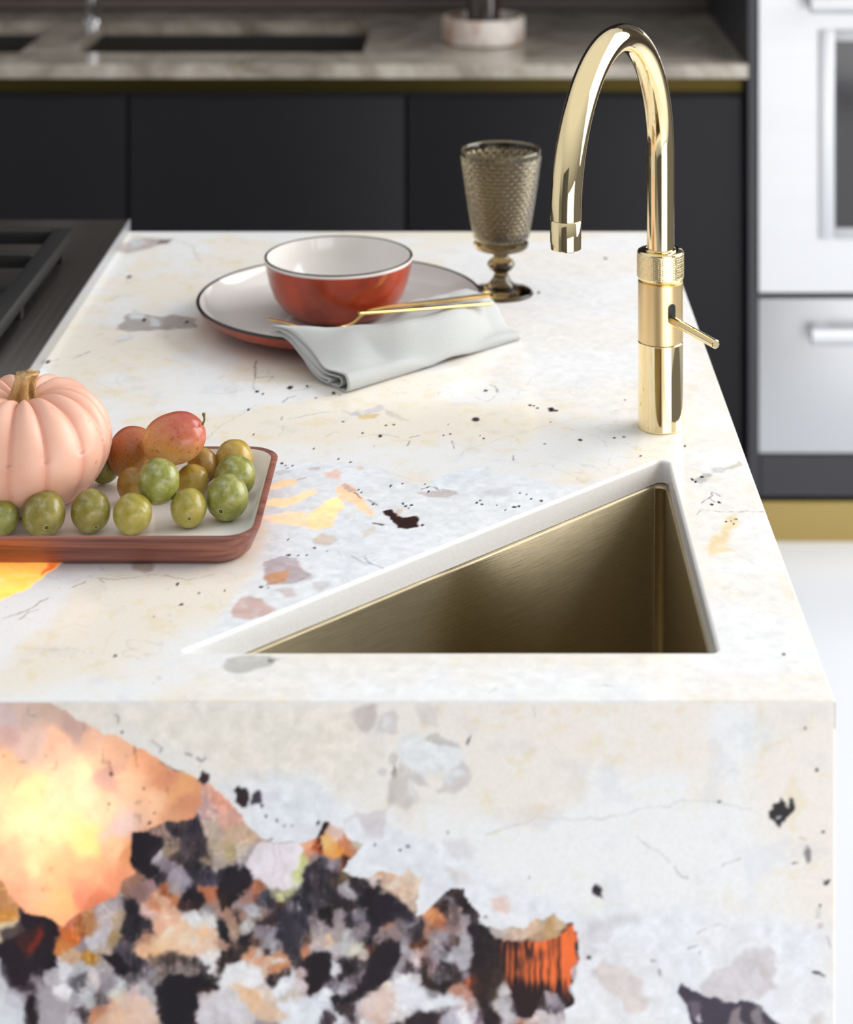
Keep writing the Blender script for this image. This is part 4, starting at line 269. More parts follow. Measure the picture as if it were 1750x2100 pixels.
TLINE=[([(-300.8,1559.5),(-290.4,1555.2),(-279.0,1555.2),(-266.0,1556.9),(-253.5,1562.2),(-239.9,1561.3),(-223.4,1552.5),(-212.7,1557.8),(-202.0,1563.9)],0.9,(165,150,145),0.8),([(-290.4,1555.2),(-285.4,1548.2)],0.99,(120,100,95),0.8),([(-350.8,1487.6),(-341.3,1494.0),(-334.3,1503.7),(-327.9,1516.9),(-324.1,1521.9)],0.9,(125,105,100),0.85),([(-337.6,1486.0),(-334.9,1498.1),(-327.3,1502.1)],0.9,(150,130,128),0.7),([(-308.5,1540.5),(-303.8,1545.6),(-301.8,1549.1)],0.98,(105,90,85),0.85),([(-305.2,1470.3),(-296.3,1479.7),(-284.4,1474.2)],0.94,(225,205,200),0.7),([(-265.8,1432.3),(-266.4,1454.9),(-263.1,1466.4)],0.92,(222,215,198),0.7),([(-268.6,1410.5),(-265.5,1421.3)],1.13,(222,218,195),0.7),([(-224.8,2075.1),(-223.0,2044.5),(-219.6,2022.2),(-209.5,2025.1)],1.95,(130,125,125),0.8),([(-209.5,2025.1),(-202.5,2029.6),(-205.5,2010.4)],1.29,(170,168,170),0.7),([(-219.6,2022.2),(-217.6,1986.0)],1.28,(175,172,172),0.7),([(-249.9,1847.1),(-238.8,1884.8),(-223.9,1914.7),(-216.3,1930.7),(-210.6,1944.2)],1.21,(195,200,205),0.7),([(-184.1,1951.1),(-181.6,1964.9),(-174.7,1969.1)],1.88,(130,138,150),0.8),([(-180.7,1981.7),(-168.9,1986.0),(-160.1,1997.4)],1.27,(175,175,178),0.8),([(-176.0,1904.2),(-162.5,1910.7),(-150.1,1920.0),(-130.8,1926.7)],1.22,(160,168,178),0.8),([(-182.7,1901.6),(-182.2,1910.7)],1.52,(140,140,145),0.8),([(-144.3,1969.1),(-134.1,1974.7),(-128.9,1969.1)],1.57,(160,165,172),0.8),([(-178.7,1859.5),(-178.2,1878.4),(-178.2,1888.6)],1.2,(190,192,196),0.6),([(-135.4,1859.5),(-127.1,1872.1),(-122.3,1869.5)],1.19,(180,180,186),0.7),([(-105.6,1857.0),(-94.5,1863.3),(-80.9,1865.8),(-66.9,1857.0)],1.19,(180,180,186),0.7),([(-9.8,1811.0),(-5.4,1826.5),(19.5,1847.1),(37.9,1862.0),(61.2,1878.4),(85.1,1896.4),(109.1,1910.7)],0.9,(205,200,196),0.7),([(37.9,1862.0),(44.4,1847.1)],0.9,(205,195,180),0.7),([(-57.8,1857.0),(-48.8,1862.0)],1.18,(90,95,110),0.8),([(-57.5,1847.1),(-58.0,1834.9)],1.17,(90,92,100),0.8),([(-17.7,1847.1),(-16.6,1828.9)],1.02,(110,110,116),0.85),([(38.2,1811.0),(38.4,1799.2)],1.15,(120,120,130),0.8),([(18.6,2000.3),(24.9,1996.0),(25.7,1978.9)],1.59,(150,140,135),0.8),([(3.9,1964.9),(15.8,1951.1),(23.2,1969.1)],1.25,(190,188,190),0.7),([(135.8,1924.0),(143.4,1930.7)],0.92,(170,170,172),0.7),([(55.2,1993.1),(61.0,2022.2)],1.28,(215,215,218),0.7),([(102.2,1957.9),(107.7,2014.8)],0.95,(225,222,222),0.7),([(-65.7,2029.6),(-43.6,2044.5),(-26.2,2052.1),(-8.6,2067.4)],0.98,(215,212,212),0.7),([(-72.6,2014.8),(-53.1,2026.6)],1.29,(215,215,218),0.6),([(-441.8,2067.4),(-437.8,2072.0),(-432.4,2078.2)],1.98,(150,155,160),0.7),([(-417.1,2082.9),(-407.4,2098.6),(-403.8,2106.6)],1.67,(150,155,165),0.8),([(-443.6,2052.1),(-432.0,2056.6),(-417.5,2059.7)],0.98,(200,205,210),0.7),([(-381.2,2139.1),(-371.5,2144.0),(-366.6,2152.4)],1.71,(150,150,152),0.8),([(-407.9,2155.7),(-400.5,2164.1)],1.38,(180,175,175),0.8),([(-382.9,2552.3),(-353.0,2517.6),(-345.2,2483.8),(-333.7,2444.4)],1.99,(205,190,182),0.7),([(-345.2,2483.8),(-311.9,2461.8),(-278.1,2429.4)],1.57,(215,200,190),0.7),([(-262.7,2397.9),(-246.4,2440.1)],1.54,(215,205,198),0.6),([(-431.6,2357.2),(-421.4,2397.9)],1.14,(205,200,198),0.7),([(-414.6,2289.1),(-410.3,2302.4)],2.19,(190,185,182),0.7),([(-64.6,2461.8),(-40.8,2483.8),(-4.3,2495.0)],1.98,(205,205,206),0.6),([(108.0,2408.3),(126.8,2429.4)],1.93,(205,205,206),0.6),([(77.2,2367.2),(100.8,2377.4)],1.51,(215,212,212),0.6),([(-38.7,2357.2),(-21.7,2397.9)],1.89,(215,212,212),0.6),([(115.3,2317.8),(125.6,2298.6)],1.47,(215,212,212),0.6),([(188.5,1679.4),(195.9,1689.6),(207.9,1686.6),(215.9,1684.5),(232.7,1686.6),(249.0,1684.5)],0.9,(150,148,155),0.8),([(197.7,1705.2),(205.2,1715.8),(209.5,1726.4),(216.0,1717.9)],1.09,(100,105,118),0.8),([(205.2,1715.8),(210.2,1705.2)],1.09,(100,105,118),0.8),([(209.9,1606.5),(219.8,1592.7),(228.9,1574.6)],0.9,(215,212,212),0.7),([(-96.7,1597.2),(-88.4,1588.1),(-82.1,1580.9)],1.01,(150,142,145),0.8),([(-85.6,1594.5),(-79.6,1583.6),(-70.2,1574.6)],1.26,(95,98,115),0.85),([(-90.7,1595.4),(-79.3,1601.8)],0.9,(190,182,178),0.7),([(-104.5,1597.2),(-109.1,1606.5)],0.9,(200,195,190),0.7),([(-95.9,1552.5),(-91.8,1547.4)],0.99,(175,172,178),0.8),([(-102.4,1726.4),(-97.7,1717.9),(-94.5,1713.7)],1.1,(60,55,60),0.9),([(-90.1,1709.4),(-84.4,1705.2),(-80.0,1699.0)],1.09,(62,55,60),0.9),([(-42.9,1732.9),(-37.1,1740.5),(-31.9,1737.3),(-28.4,1730.8)],0.97,(45,42,48),0.9),([(-26.3,1734.0),(-17.8,1730.8)],0.9,(80,75,78),0.9),([(11.1,1375.5),(18.0,1382.4)],1.1,(205,205,208),0.7),([(92.7,1385.8),(97.7,1384.4)],1.1,(165,165,168),0.8),([(-116.8,1784.2),(-86.0,1781.9),(-50.3,1753.7),(-41.6,1748.2)],0.9,(205,205,210),0.7)]
TDOT=[(4.2,1904.2,5.13,7.84),(77.6,1930.7,4.26,8.06),(81.8,1928.0,2.84,4.02),(101.6,1850.8,2.72,4.94),(14.1,1984.5,2.92,4.26),(57.1,1942.9,2.38,4.08),(60.9,1941.5,1.9,2.72),(64.5,1934.7,1.9,2.7),(-181.7,1993.1,3.91,7.16),(-213.7,1981.7,2.91,4.25),(-207.1,1974.7,1.45,4.22),(-85.3,1860.8,2.74,4.99),(-81.0,1888.6,1.85,2.57),(-74.1,1889.9,1.85,2.57),(-101.7,1868.3,1.83,2.52),(-122.3,1897.7,1.86,2.6),(-165.0,1997.4,1.96,4.31),(-136.7,1977.5,2.42,5.64),(-153.5,1963.5,1.92,2.78),(-216.3,1930.7,1.89,4.03),(-145.2,1828.9,1.34,3.62),(-204.3,1864.5,0.91,3.76),(-409.8,2381.5,3.5,8.18),(-441.3,2072.0,3.05,7.74),(-364.2,2214.2,2.71,8.84),(-315.9,2207.2,2.7,7.02),(-171.0,1793.4,1.76,3.48),(-167.4,1787.6,1.31,2.3),(-164.6,1781.9,1.31,2.29),(-160.8,1787.6,1.31,2.3),(-108.7,1795.7,1.76,2.32),(-120.3,1803.9,0.88,3.52),(-70.8,1740.5,1.28,4.37),(-60.3,1746.0,1.28,2.2),(-98.5,1732.9,1.27,2.16),(-95.2,1726.4,1.27,2.15),(-84.2,1701.0,1.67,3.13),(-58.8,1702.1,1.25,3.13),(-56.1,1696.9,1.66,3.11),(-53.5,1692.7,1.24,2.07),(-50.8,1699.0,2.08,2.08),(-147.0,1599.1,2.35,2.76),(-139.1,1598.2,1.57,1.84),(-132.1,1599.1,1.57,1.84),(-127.3,1613.0,1.58,2.81),(-116.2,1606.5,1.18,1.86),(-150.5,1629.1,0.8,2.87),(-163.1,1540.5,1.89,2.57),(-157.4,1539.6,1.13,1.71),(-40.6,1657.3,1.62,2.97),(4.6,1704.2,1.67,3.14),(7.5,1709.4,1.26,2.11),(8.8,1701.0,1.67,3.13),(42.3,1725.4,1.27,2.15),(48.1,1722.2,1.27,2.14),(51.6,1712.6,1.68,2.11),(59.9,1708.4,2.09,3.16),(36.6,1694.8,2.49,3.11),(40.8,1696.9,1.66,3.11),(28.6,1688.6,1.24,2.06),(21.7,1699.0,1.25,2.08),(75.1,1702.1,1.25,2.09),(8.2,1862.0,0.91,2.5),(-25.6,1862.0,1.37,2.5),(-20.1,1865.8,1.37,2.51),(11.4,1854.5,1.82,2.48),(68.1,1841.0,1.8,2.44),(133.3,1855.8,1.82,2.48),(142.6,1858.3,1.82,2.49),(153.6,1811.0,1.78,2.36),(197.0,1834.9,1.8,3.64),(-40.6,1744.9,1.28,2.19),(-37.3,1728.6,1.27,3.23),(195.0,1755.9,1.72,4.45),(197.4,1750.4,1.72,3.31),(204.2,1761.5,2.16,3.36),(205.4,1700.0,2.08,3.12),(212.3,1705.2,1.67,3.14),(213.3,1664.3,1.22,3.0),(217.7,1666.3,1.23,2.0),(222.2,1669.3,1.64,2.01),(218.8,1659.3,1.22,1.98),(224.8,1430.8,1.4,2.95),(178.5,1651.4,1.62,3.93),(-228.1,1545.6,1.52,3.44),(-210.0,1530.3,1.13,2.53),(-190.3,1534.5,1.13,2.55),(-220.3,1510.3,1.85,2.47),(-237.1,1490.8,1.1,1.6),(-256.0,1428.6,1.75,2.94),(-15.3,1605.6,1.18,1.86),(75.8,1896.4,0.93,2.59),(165.9,2461.8,3.02,6.55),(78.4,2317.8,2.27,5.81),(-21.8,1891.2,0.93,2.58),(151.2,1957.9,1.92,2.76)]
def vnoise(u, v, s, seed):
    x = u/s; y = v/s; xi = np.floor(x).astype(np.int64); yi = np.floor(y).astype(np.int64); fx = x-xi; fy = y-yi
    fx = fx*fx*(3-2*fx); fy = fy*fy*(3-2*fy)
    def h(a, b):
        n = (a*374761393+b*668265263+seed*974711) & 0x7fffffff
        n = ((n ^ (n >> 13))*1274126177) & 0x7fffffff
        n = (n ^ (n >> 16)) & 0xffff
        return n/65535.0
    return (h(xi, yi)*(1-fx)+h(xi+1, yi)*fx)*(1-fy)+(h(xi, yi+1)*(1-fx)+h(xi+1, yi+1)*fx)*fy
def fbm(u, v, s, seed, o=4):
    r = 0; a = .5; t = 0
    for k in range(o): r = r+a*vnoise(u, v, s/2**k, seed+k*17); t += a; a *= .5
    return r/t
def sdist(u, v, P):
    P = np.asarray(P, float); d = np.full(u.shape, 1e9); ins = np.zeros(u.shape, bool); n = len(P)
    for i in range(n):
        a = P[i]; b = P[(i+1) % n]; e = b-a; wx = u-a[0]; wy = v-a[1]
        t = np.clip((wx*e[0]+wy*e[1])/max(e@e, 1e-9), 0, 1)
        d = np.minimum(d, (wx-t*e[0])**2+(wy-t*e[1])**2)
        c = (a[1] > v) != (b[1] > v)
        with np.errstate(divide='ignore', invalid='ignore'):
            xx = e[0]*(v-a[1])/(e[1] if abs(e[1]) > 1e-9 else 1e-9)+a[0]
        ins ^= c & (u < xx)
    d = np.sqrt(d); return np.where(ins, -d, d)
def sm(x): x = np.clip(x, 0, 1); return x*x*(3-2*x)
def paint(C, T, u, v, P, rgb, al, soft, tr):
    P = np.asarray(P, float); g = soft+2
    k = np.where((u > P[:, 0].min()-g) & (u < P[:, 0].max()+g) & (v > P[:, 1].min()-g) & (v < P[:, 1].max()+g))[0]
    if not len(k): return
    d = sdist(u[k], v[k], P); a = al*sm(.5-d/(soft*1.5+.2)); var = 1+.16*(fbm(u[k], v[k], 7, 77, 4)-.5)
    if soft < 6 and sum(rgb) > 330: a = a*np.clip(.55+.95*fbm(u[k], v[k], 6, 78, 3), 0, 1)
    C[k] = C[k]*(1-a[:, None])+np.asarray(rgb)[None]*var[:, None]*a[:, None]; T[k] = T[k]*(1-a)+tr*a
def stroke(C, T, u, v, P, wd, rgb, al):
    P = np.asarray(P, float); g = wd*2+2
    k = np.where((u > P[:, 0].min()-g) & (u < P[:, 0].max()+g) & (v > P[:, 1].min()-g) & (v < P[:, 1].max()+g))[0]
    if not len(k): return
    d = np.full(len(k), 1e9)
    for a, b in zip(P[:-1], P[1:]):
        e = b-a; wx = u[k]-a[0]; wy = v[k]-a[1]; t = np.clip((wx*e[0]+wy*e[1])/max(e@e, 1e-9), 0, 1)
        d = np.minimum(d, np.hypot(wx-t*e[0], wy-t*e[1]))
    a = al*sm(1.1-d/wd)*(.45+.75*vnoise(u[k], v[k], 5, 5))
    a = np.clip(a*.85, 0, 1); C[k] = C[k]*(1-a[:, None])+np.asarray(rgb)[None]*a[:, None]; T[k] *= (1-a)
def tval(c): return np.clip((c[:, 0]-c[:, 2]-45)/110, 0, 1)
def stone(u, v, front):
    n = len(u); C = np.zeros((n, 3)); T = np.zeros(n)
    w1 = sm((fbm(u, v, 90, 3, 4)-.42)*5); w2 = fbm(u, v, 11, 31, 4)
    cream = np.array([241, 234, 222.]) if not front else np.array([240, 234, 226.])
    white = np.array([240, 241, 242.])
    C[:] = cream*(1-w1[:, None])+white*w1[:, None]
    yy = sm((w2-.58)*6)*(1-w1*.6); C -= yy[:, None]*np.array([3, 8, 22.])*.8
    gg = sm((fbm(u, v, 24, 91, 4)-.60)*5); C -= gg[:, None]*np.array([8, 7, 4.])
    if not front:                                               # faint natural veins
        r1 = np.abs(fbm(u+.6*v, v*.8, 70, 123, 5)-.5); mk = sm((fbm(u, v, 60, 222, 3)-.5)*6)
        a = sm(1-r1/.008)*mk*.20; C = C*(1-a[:, None])+np.array([150, 146, 146.])*a[:, None]
        sp = sm((vnoise(u, v*.6, 2.2, 8)-.93)*14)*sm((fbm(u, v, 45, 54, 3)-.52)*7)*.3; C = C*(1-sp[:, None])+np.array([120, 118, 120.])*sp[:, None]
    wu = u+(fbm(u, v, 9, 41, 5)-.5)*7; wv = v+(fbm(u, v, 9, 47, 5)-.5)*7
    polys, lines, dots = (FPOLY, FLINE, FDOT) if front else (TPOLY, TLINE, TDOT)
    big = 0
    if front:
        # first six polygons are the broad cool-white areas, then the crystals, then the rest
        for p in polys[:5]: paint(C, T, wu, wv, *p)
        k = np.where(sdist(wu, wv, MOSAIC_POLY) < .6)[0]
        if len(k):
            S = np.concatenate([np.array(MOSAIC, float), EXTRA]); X = np.stack([u[k]+(fbm(u[k], v[k], 9, 41, 5)-.5)*8+(fbm(u[k], v[k], 2.4, 43, 3)-.5)*3.4, v[k]+(fbm(u[k], v[k], 9, 47, 5)-.5)*8+(fbm(u[k], v[k], 2.4, 49, 3)-.5)*3.4], 1)
            out = np.zeros((len(k), 3))
            for i0 in range(0, len(k), 4000):
                x = X[i0:i0+4000]; d = ((x[:, None, :]-S[None, :, :2])**2).sum(2)
                d0 = np.sqrt(d); w_ = np.exp(-(d0-d0.min(1)[:, None])/.95); w_ /= w_.sum(1)[:, None]; out[i0:i0+4000] = w_@S[:, 2:5]
            t = tval(out); streak = (vnoise(u[k]*1.0, v[k]*.22, 1.6, 19)-.5); fine = fbm(u[k], v[k], 4, 14, 3)-.5
            lum = out.mean(1)
            out = out*(1+fine[:, None]*np.where(lum[:, None] < 120, .5, .16)+np.where(lum[:, None] < 120, streak[:, None]*.5, streak[:, None]*.06))
            wisp = sm(1-np.abs(fbm(u[k]+.4*v[k], v[k], 13, 511, 5)-.5)/.035)*sm((fbm(u[k], v[k], 18, 512, 3)-.46)*7); out += (wisp*np.where(lum > 120, 34, 26))[:, None]
            mot = fbm(u[k], v[k], 10, 513, 4)-.5; out *= (1+mot*np.where(lum > 120, .20, .7))[:, None]
            out += (sm((vnoise(u[k], v[k]*.6, 1.5, 29)-.86)*10)*np.where(lum < 110, 60, 0))[:, None]
            out = out*np.where(lum < 95, .62+.38*lum/95, 1)[:, None]; C[k] = np.clip(out, 8, 246); T[k] = t
        d = sdist(wu, wv, GLOW_POLY); k = np.where(d < 1.0)[0]
        if len(k):
            S = np.array(GLOW, float); x = np.stack([u[k]+(fbm(u[k], v[k], 14, 71, 4)-.5)*16, v[k]+(fbm(u[k], v[k], 14, 73, 4)-.5)*16], 1)
            dd = ((x[:, None, :]-S[None, :, :2])**2).sum(2)+2; w_ = dd**-2.0; w_ /= w_.sum(1)[:, None]; c = w_@S[:, 2:5]
            t = .22+.78*np.clip((c[:, 0]-c[:, 2]-20)/75, 0, 1); c = c*.62+np.array([250, 226, 210.])*.38; c = c*(1+.16*(fbm(u[k], v[k], 12, 15, 4)-.5)[:, None])
            c = c*(1-.16*sm((vnoise(u[k], v[k]*.7, 3.2, 315)-.80)*6)*sm((fbm(u[k], v[k], 16, 316, 3)-.5)*6))[:, None]; a = sm(.5-d[k]/1.0); C[k] = C[k]*(1-a[:, None])+np.clip(c, 10, 250)*a[:, None]; T[k] = T[k]*(1-a)+t*a
        d = sdist(u+(fbm(u, v, 4, 401, 3)-.5)*2.5, v+(fbm(u, v, 4, 402, 3)-.5)*2.5, MICA); k = np.where(d < .6)[0]
        if len(k):                                              # striated translucent mica plate
            q = .60*vnoise(u[k], v[k]*.05, 1.9, 411)+.30*vnoise(u[k], v[k]*.12, .8, 412)+.25*fbm(u[k], v[k], 9, 413, 3)
            q = q+.30*sm((u[k]-45)/22)-.55*sm((MICA_Z-v[k])/14)-.25*sm((30-u[k])/8); q = sm((q-.30)*1.9)
            c = np.array([44, 26, 28.])*(1-q[:, None])+np.array([245, 132, 82.])*q[:, None]; a = sm(.5-d[k]/.8)
            C[k] = C[k]*(1-a[:, None])+c*a[:, None]; T[k] = T[k]*(1-a)+.95*q*a
        for p in polys[5:]: paint(C, T, wu, wv, *p)
    else:
        for p in polys: paint(C, T, wu, wv, *p)
    lu = u+(fbm(u, v, 9, 141, 3)-.5)*5; lv = v+(fbm(u, v, 9, 147, 3)-.5)*5
    for P, wd, rgb, al in lines: stroke(C, T, lu, lv, P, wd, rgb, al)
    du = u+(fbm(u, v, 3, 181, 2)-.5)*2.0; dv = v+(fbm(u, v, 3, 187, 2)-.5)*2.0
    for (x, y, rx, ry) in dots:
        k = np.where((np.abs(du-x) < rx*1.6+1) & (np.abs(dv-y) < ry*1.6+1))[0]
        if len(k):
            q = np.hypot((du[k]-x)/rx, (dv[k]-y)/ry); a = sm((1.0-q)*1.6)*.93
            C[k] = C[k]*(1-a[:, None])+np.array([34, 33, 36.])*a[:, None]; T[k] *= 1-a
    return lin(np.clip(C, 4, 250)), np.clip(T, 0, 1)
PAL = np.array([[34, 26, 34], [55, 48, 58], [42, 34, 42], [75, 66, 74], [160, 152, 160], [185, 175, 180], [232, 234, 240], [225, 222, 228], [240, 205, 172], [225, 165, 130], [205, 175, 155], [190, 120, 80], [228, 215, 210]], float)
def extra_sites():                                                # the same crystals go on below and left of what the photograph shows
    E = []
    for x in np.arange(-1000, 120, 23.0):
        for z in np.arange(300, 850, 23.0):
            if x > -330 and z > 693: continue
            E.append([x+rng.uniform(-13, 13), z+rng.uniform(-13, 13), *(PAL[rng.integers(len(PAL))]*rng.uniform(.92, 1.05))])
    return np.array(E)
EXTRA = extra_sites()
def setcolor(me, rgb, t):
    at = me.color_attributes.new('stone', 'FLOAT_COLOR', 'POINT')
    at.data.foreach_set('color', np.concatenate([rgb, t[:, None]], 1).astype(np.float32).ravel())
def gridfaces(nr, nc, base=0, flip=False):
    i = np.arange(nr*nc).reshape(nr, nc)+base
    q = np.stack([i[:-1, :-1], i[:-1, 1:], i[1:, 1:], i[1:, :-1]], 2).reshape(-1, 4)
    return q[:, ::-1] if flip else q
def bigmesh(name, V, Q, mat, parent):
    V = V-np.array(wloc(parent)); me = bpy.data.meshes.new(name)
    me.vertices.add(len(V)); me.vertices.foreach_set('co', V.astype(np.float32).ravel())
    me.loops.add(Q.size); me.loops.foreach_set('vertex_index', Q.astype(np.int32).ravel())
    me.polygons.add(len(Q)); me.polygons.foreach_set('loop_start', np.arange(0, Q.size, 4, dtype=np.int32)); me.polygons.foreach_set('loop_total', np.full(len(Q), 4, np.int32))
    me.polygons.foreach_set('use_smooth', np.ones(len(Q), bool)); me.update(calc_edges=True); me.validate()
    me.materials.append(mat); o = bpy.data.objects.new(name, me); COL.objects.link(o); o.parent = parent
    return o, me

# ------------------------------------------------------------------ room
XW0, XW1, YB = -2.6, 3.2, 4.47
struct('floor', box(XW0, XW1, -2.2, YB, -.05, 0), M['floor'])
struct('wall_back', box(XW0, XW1, YB, YB+.1, 0, 2.7), M['slat'])
struct('wall_left', box(XW0-.1, XW0, -.2, YB, 0, 2.7), M['white_wall'])

struct('added_light_block_1', box(XW0, .5, 4.05, YB, 1.50, 2.5), M['charcoal'])  # unseen bulkhead, added to block overhead light from the back worktop
struct('added_wall_front', box(XW0, .35, -2.3, -2.2, 0, 2.7), M['grey_wall'])  # unseen dark wall, added to keep the bright horizon out of door reflections
# ------------------------------------------------------------------ island: stone top and front
YFR = 2774.4/2034; YBK = 2774.4/1072; XR = .2495; XL = -1.05; BV = .0013
TA = ((-.2098, 1.4345), (.1776, 1.4345), (.1776, 1.8085))      # sink opening: C, B, A
def tri_outline(inset, radii, n=10):
    P = [np.array(p) for p in TA]; c = sum(P)/3; L_ = []
    for i in range(3):
        a, b = P[i], P[(i+1) % 3]; t = (b-a)/np.linalg.norm(b-a); nn = np.array([-t[1], t[0]]); L_.append((a+nn*inset, t, nn))
    out = []
    for i in range(3):
        p0, t0, n0 = L_[i-1]; p1, t1, n1 = L_[i]; r = radii[i]
        A = np.array([t0, -t1]).T; s = np.linalg.solve(A, p1-p0); q = p0+t0*s[0]
        cen = q
        A2 = np.array([n0, n1]); cen = np.linalg.solve(A2, np.array([n0@q+r, n1@q+r]))
        a0 = math.atan2(*(-n0)[::-1]); a1 = math.atan2(*(-n1)[::-1])
        if a1 < a0: a1 += 2*PI
        for k in range(n+1): a = a0+(a1-a0)*k/n; out.append((cen[0]+r*math.cos(a), cen[1]+r*math.sin(a)))
    return np.array(out)
RAD = (.002, .005, .0065)
worktop = thing('island_worktop', 'white marbled stone island worktop with glowing crystal front and triangular cutout', 'worktop', (-.4, 1.97, TOP))
hole = tri_outline(-.003, tuple(r+.003 for r in RAD)); i0 = hole[:, 0].argmin(); hole = np.roll(hole, -i0, 0); i1 = hole[:, 0].argmax()
n_ = len(hole); lowc = hole[:i1+1]
xm = hole[:, 0].max(); j = np.where(hole[:, 0] > xm-1e-7)[0]; upc = np.concatenate([hole[j.max():], hole[:1]])[::-1]
lowc = hole[:j.min()+1]
x0h, x1h = hole[0, 0], xm; YLO = TA[0][1]-.003
xs = np.concatenate([np.arange(XL, -.47, .012), np.arange(-.47, x0h-1e-4, .001), [x0h-1e-5], np.linspace(x0h, x1h-.012, 390), np.linspace(x1h-.012, x1h, 40)[1:], [x1h+1e-5], np.arange(x1h+.001, XR-BV-2e-4, .001)])
ang = np.linspace(0, PI/2, 5); colX = np.concatenate([xs, XR-BV+BV*np.sin(ang), [XR]]); colD = np.concatenate([np.zeros(len(xs)), BV-BV*np.cos(ang), [.02]])
inh = (colX >= x0h-1e-9) & (colX <= x1h+1e-9)
hi = np.where(inh, np.interp(colX, upc[:, 0], upc[:, 1]), YLO); lo = np.where(inh, np.interp(colX, lowc[:, 0], lowc[:, 1]), YLO)
rt = np.concatenate([[0], np.cumsum(np.linspace(.0012, .0024, 640))]); rt = rt/rt[-1]
U = np.zeros((len(rt), len(colX), 3)); U[:, :, 0] = colX; U[:, :, 1] = hi[None]+rt[:, None]*(YBK-hi)[None]; U[:, :, 2] = TOP-colD[None]
Ub = U[-1:].copy(); Ub[:, :, 2] = TOP-.02; U = np.concatenate([U, Ub])
s1 = np.linspace(0, 1, 71)[1:]; fr_ = YFR+BV
Lw = np.zeros((len(s1)+5, len(colX), 3)); Lw[:, :, 0] = colX
for r_, a in enumerate(ang[::-1]): Lw[r_, :, 1] = fr_-BV*math.sin(a); Lw[r_, :, 2] = TOP-np.maximum(colD, BV-BV*math.cos(a))
Lw[5:, :, 1] = fr_+s1[:, None]*(lo-fr_)[None]; Lw[5:, :, 2] = TOP-colD[None]
nU, nL, nC = len(U), len(Lw), len(colX)
ho = hole; hi_ = tri_outline(0, RAD); K = len(ho)
rr_ = .003; prof_ = [(-rr_*(1-math.sin(t)), TOP-rr_*(1-math.cos(t))) for t in np.linspace(0, PI/2, 6)]+[(0, TOP-.02), (-.004, TOP-.02)]
ring = np.concatenate([np.c_[tri_outline(d, tuple(r-d for r in RAD)), np.full(K, z)] for d, z in prof_])
rq = []
for k in range(len(prof_)-1):
    for i in range(K): jn = (i+1) % K; rq.append((k*K+i, (k+1)*K+i, (k+1)*K+jn, k*K+jn))
V = np.concatenate([U.reshape(-1, 3), Lw.reshape(-1, 3)]); Q = np.concatenate([gridfaces(nU, nC), gridfaces(nL, nC, nU*nC)])
top_o, me = bigmesh('stone_top', V, Q, M['stone'], worktop)
c_, t_ = stone(V[:, 0]*1000, V[:, 1]*1000, False); setcolor(me, c_, t_)
o = obj('cutout_edge', ([tuple(p) for p in ring], rq), M['stone'], worktop, smooth=True, angle=50)
c_, t_ = stone(ring[:, 0]*1000, ring[:, 1]*1000, False); setcolor(o.data, c_, t_*0)
# waterfall front
zs = np.concatenate([np.arange(TOP-BV, .66, -.0009), np.arange(.657, .30, -.003), np.arange(.297, .0, -.012), [0.0]])
xf = np.concatenate([np.arange(XL, -.64, .012), np.arange(-.64, -.34, .003), np.arange(-.34, XR-BV-2e-4, .0009)])
fx = np.concatenate([xf, XR-BV+BV*np.sin(ang), [XR]]); fy = np.concatenate([np.full(len(xf), YFR), YFR+BV-BV*np.cos(ang), [YFR+.02]])
P = np.zeros((len(zs), len(fx), 3)); P[:, :, 0] = fx; P[:, :, 1] = fy; P[:, :, 2] = zs[:, None]
V = P.reshape(-1, 3); front_o, me = bigmesh('waterfall_front', V, gridfaces(len(zs), len(fx), 0, True), M['stone'], worktop)
c_, t_ = stone(V[:, 0]*1000, V[:, 2]*1000, True); setcolor(me, c_, t_)
# cabinet under the stone, open inside where the LED boards are
cab = thing('island_cabinet', 'charcoal island cabinet carrying the marbled stone worktop', 'cabinet', (-.4, 1.97, 0))
obj('end_panel', box(XR-.030, XR-.010, YFR+.022, YBK-.02, .08, TOP-.021, .001), M['charcoal2'], cab, False)
obj('back_panel', box(XL+.02, XR-.031, YBK-.045, YBK-.025, .08, TOP-.021, .001), M['charcoal2'], cab, False)
obj('side_panel', box(XL, XL+.019, YFR+.022, YBK-.02, .08, TOP-.021, .001), M['charcoal2'], cab, False)
obj('plinth', box(XL+.03, XR-.05, YFR+.04, YBK-.08, 0, .079), M['brass_plinth'], cab, False)
# LED boards that backlight the translucent crystals
def led(name, x, y, z, sx, sy, p, up=False, col=(1.0, .62, .30)):
    area(name, (x, y, z), (x, y, z+1) if up else (x, y-1, z), sx, sy, p, col)
led('led_board', -.20, YFR+.060, .80, .42, .20, .20, col=(1.0, .74, .50))
led('led_lamp', -.300, YFR+.055, .838, .08, .08, .055, col=(1.0, .84, .70))
led('led_lamp', -.264, YFR+.036, .868, .04, .02, .010, col=(1.0, .84, .70))
led('led_lamp', .055, YFR+.040, .748, .06, .05, .024, col=(1.0, .66, .42))
led('led_lamp', -.285, YFR+.040, .800, .04, .04, .012, col=(1.0, .80, .58))
led('led_board_top', -.36, 1.53, TOP-.05, .12, .09, .17, True, (1.0, .80, .56))
led('led_board_top', -.13, 1.70, TOP-.05, .16, .14, .19, True, (1.0, .84, .74))

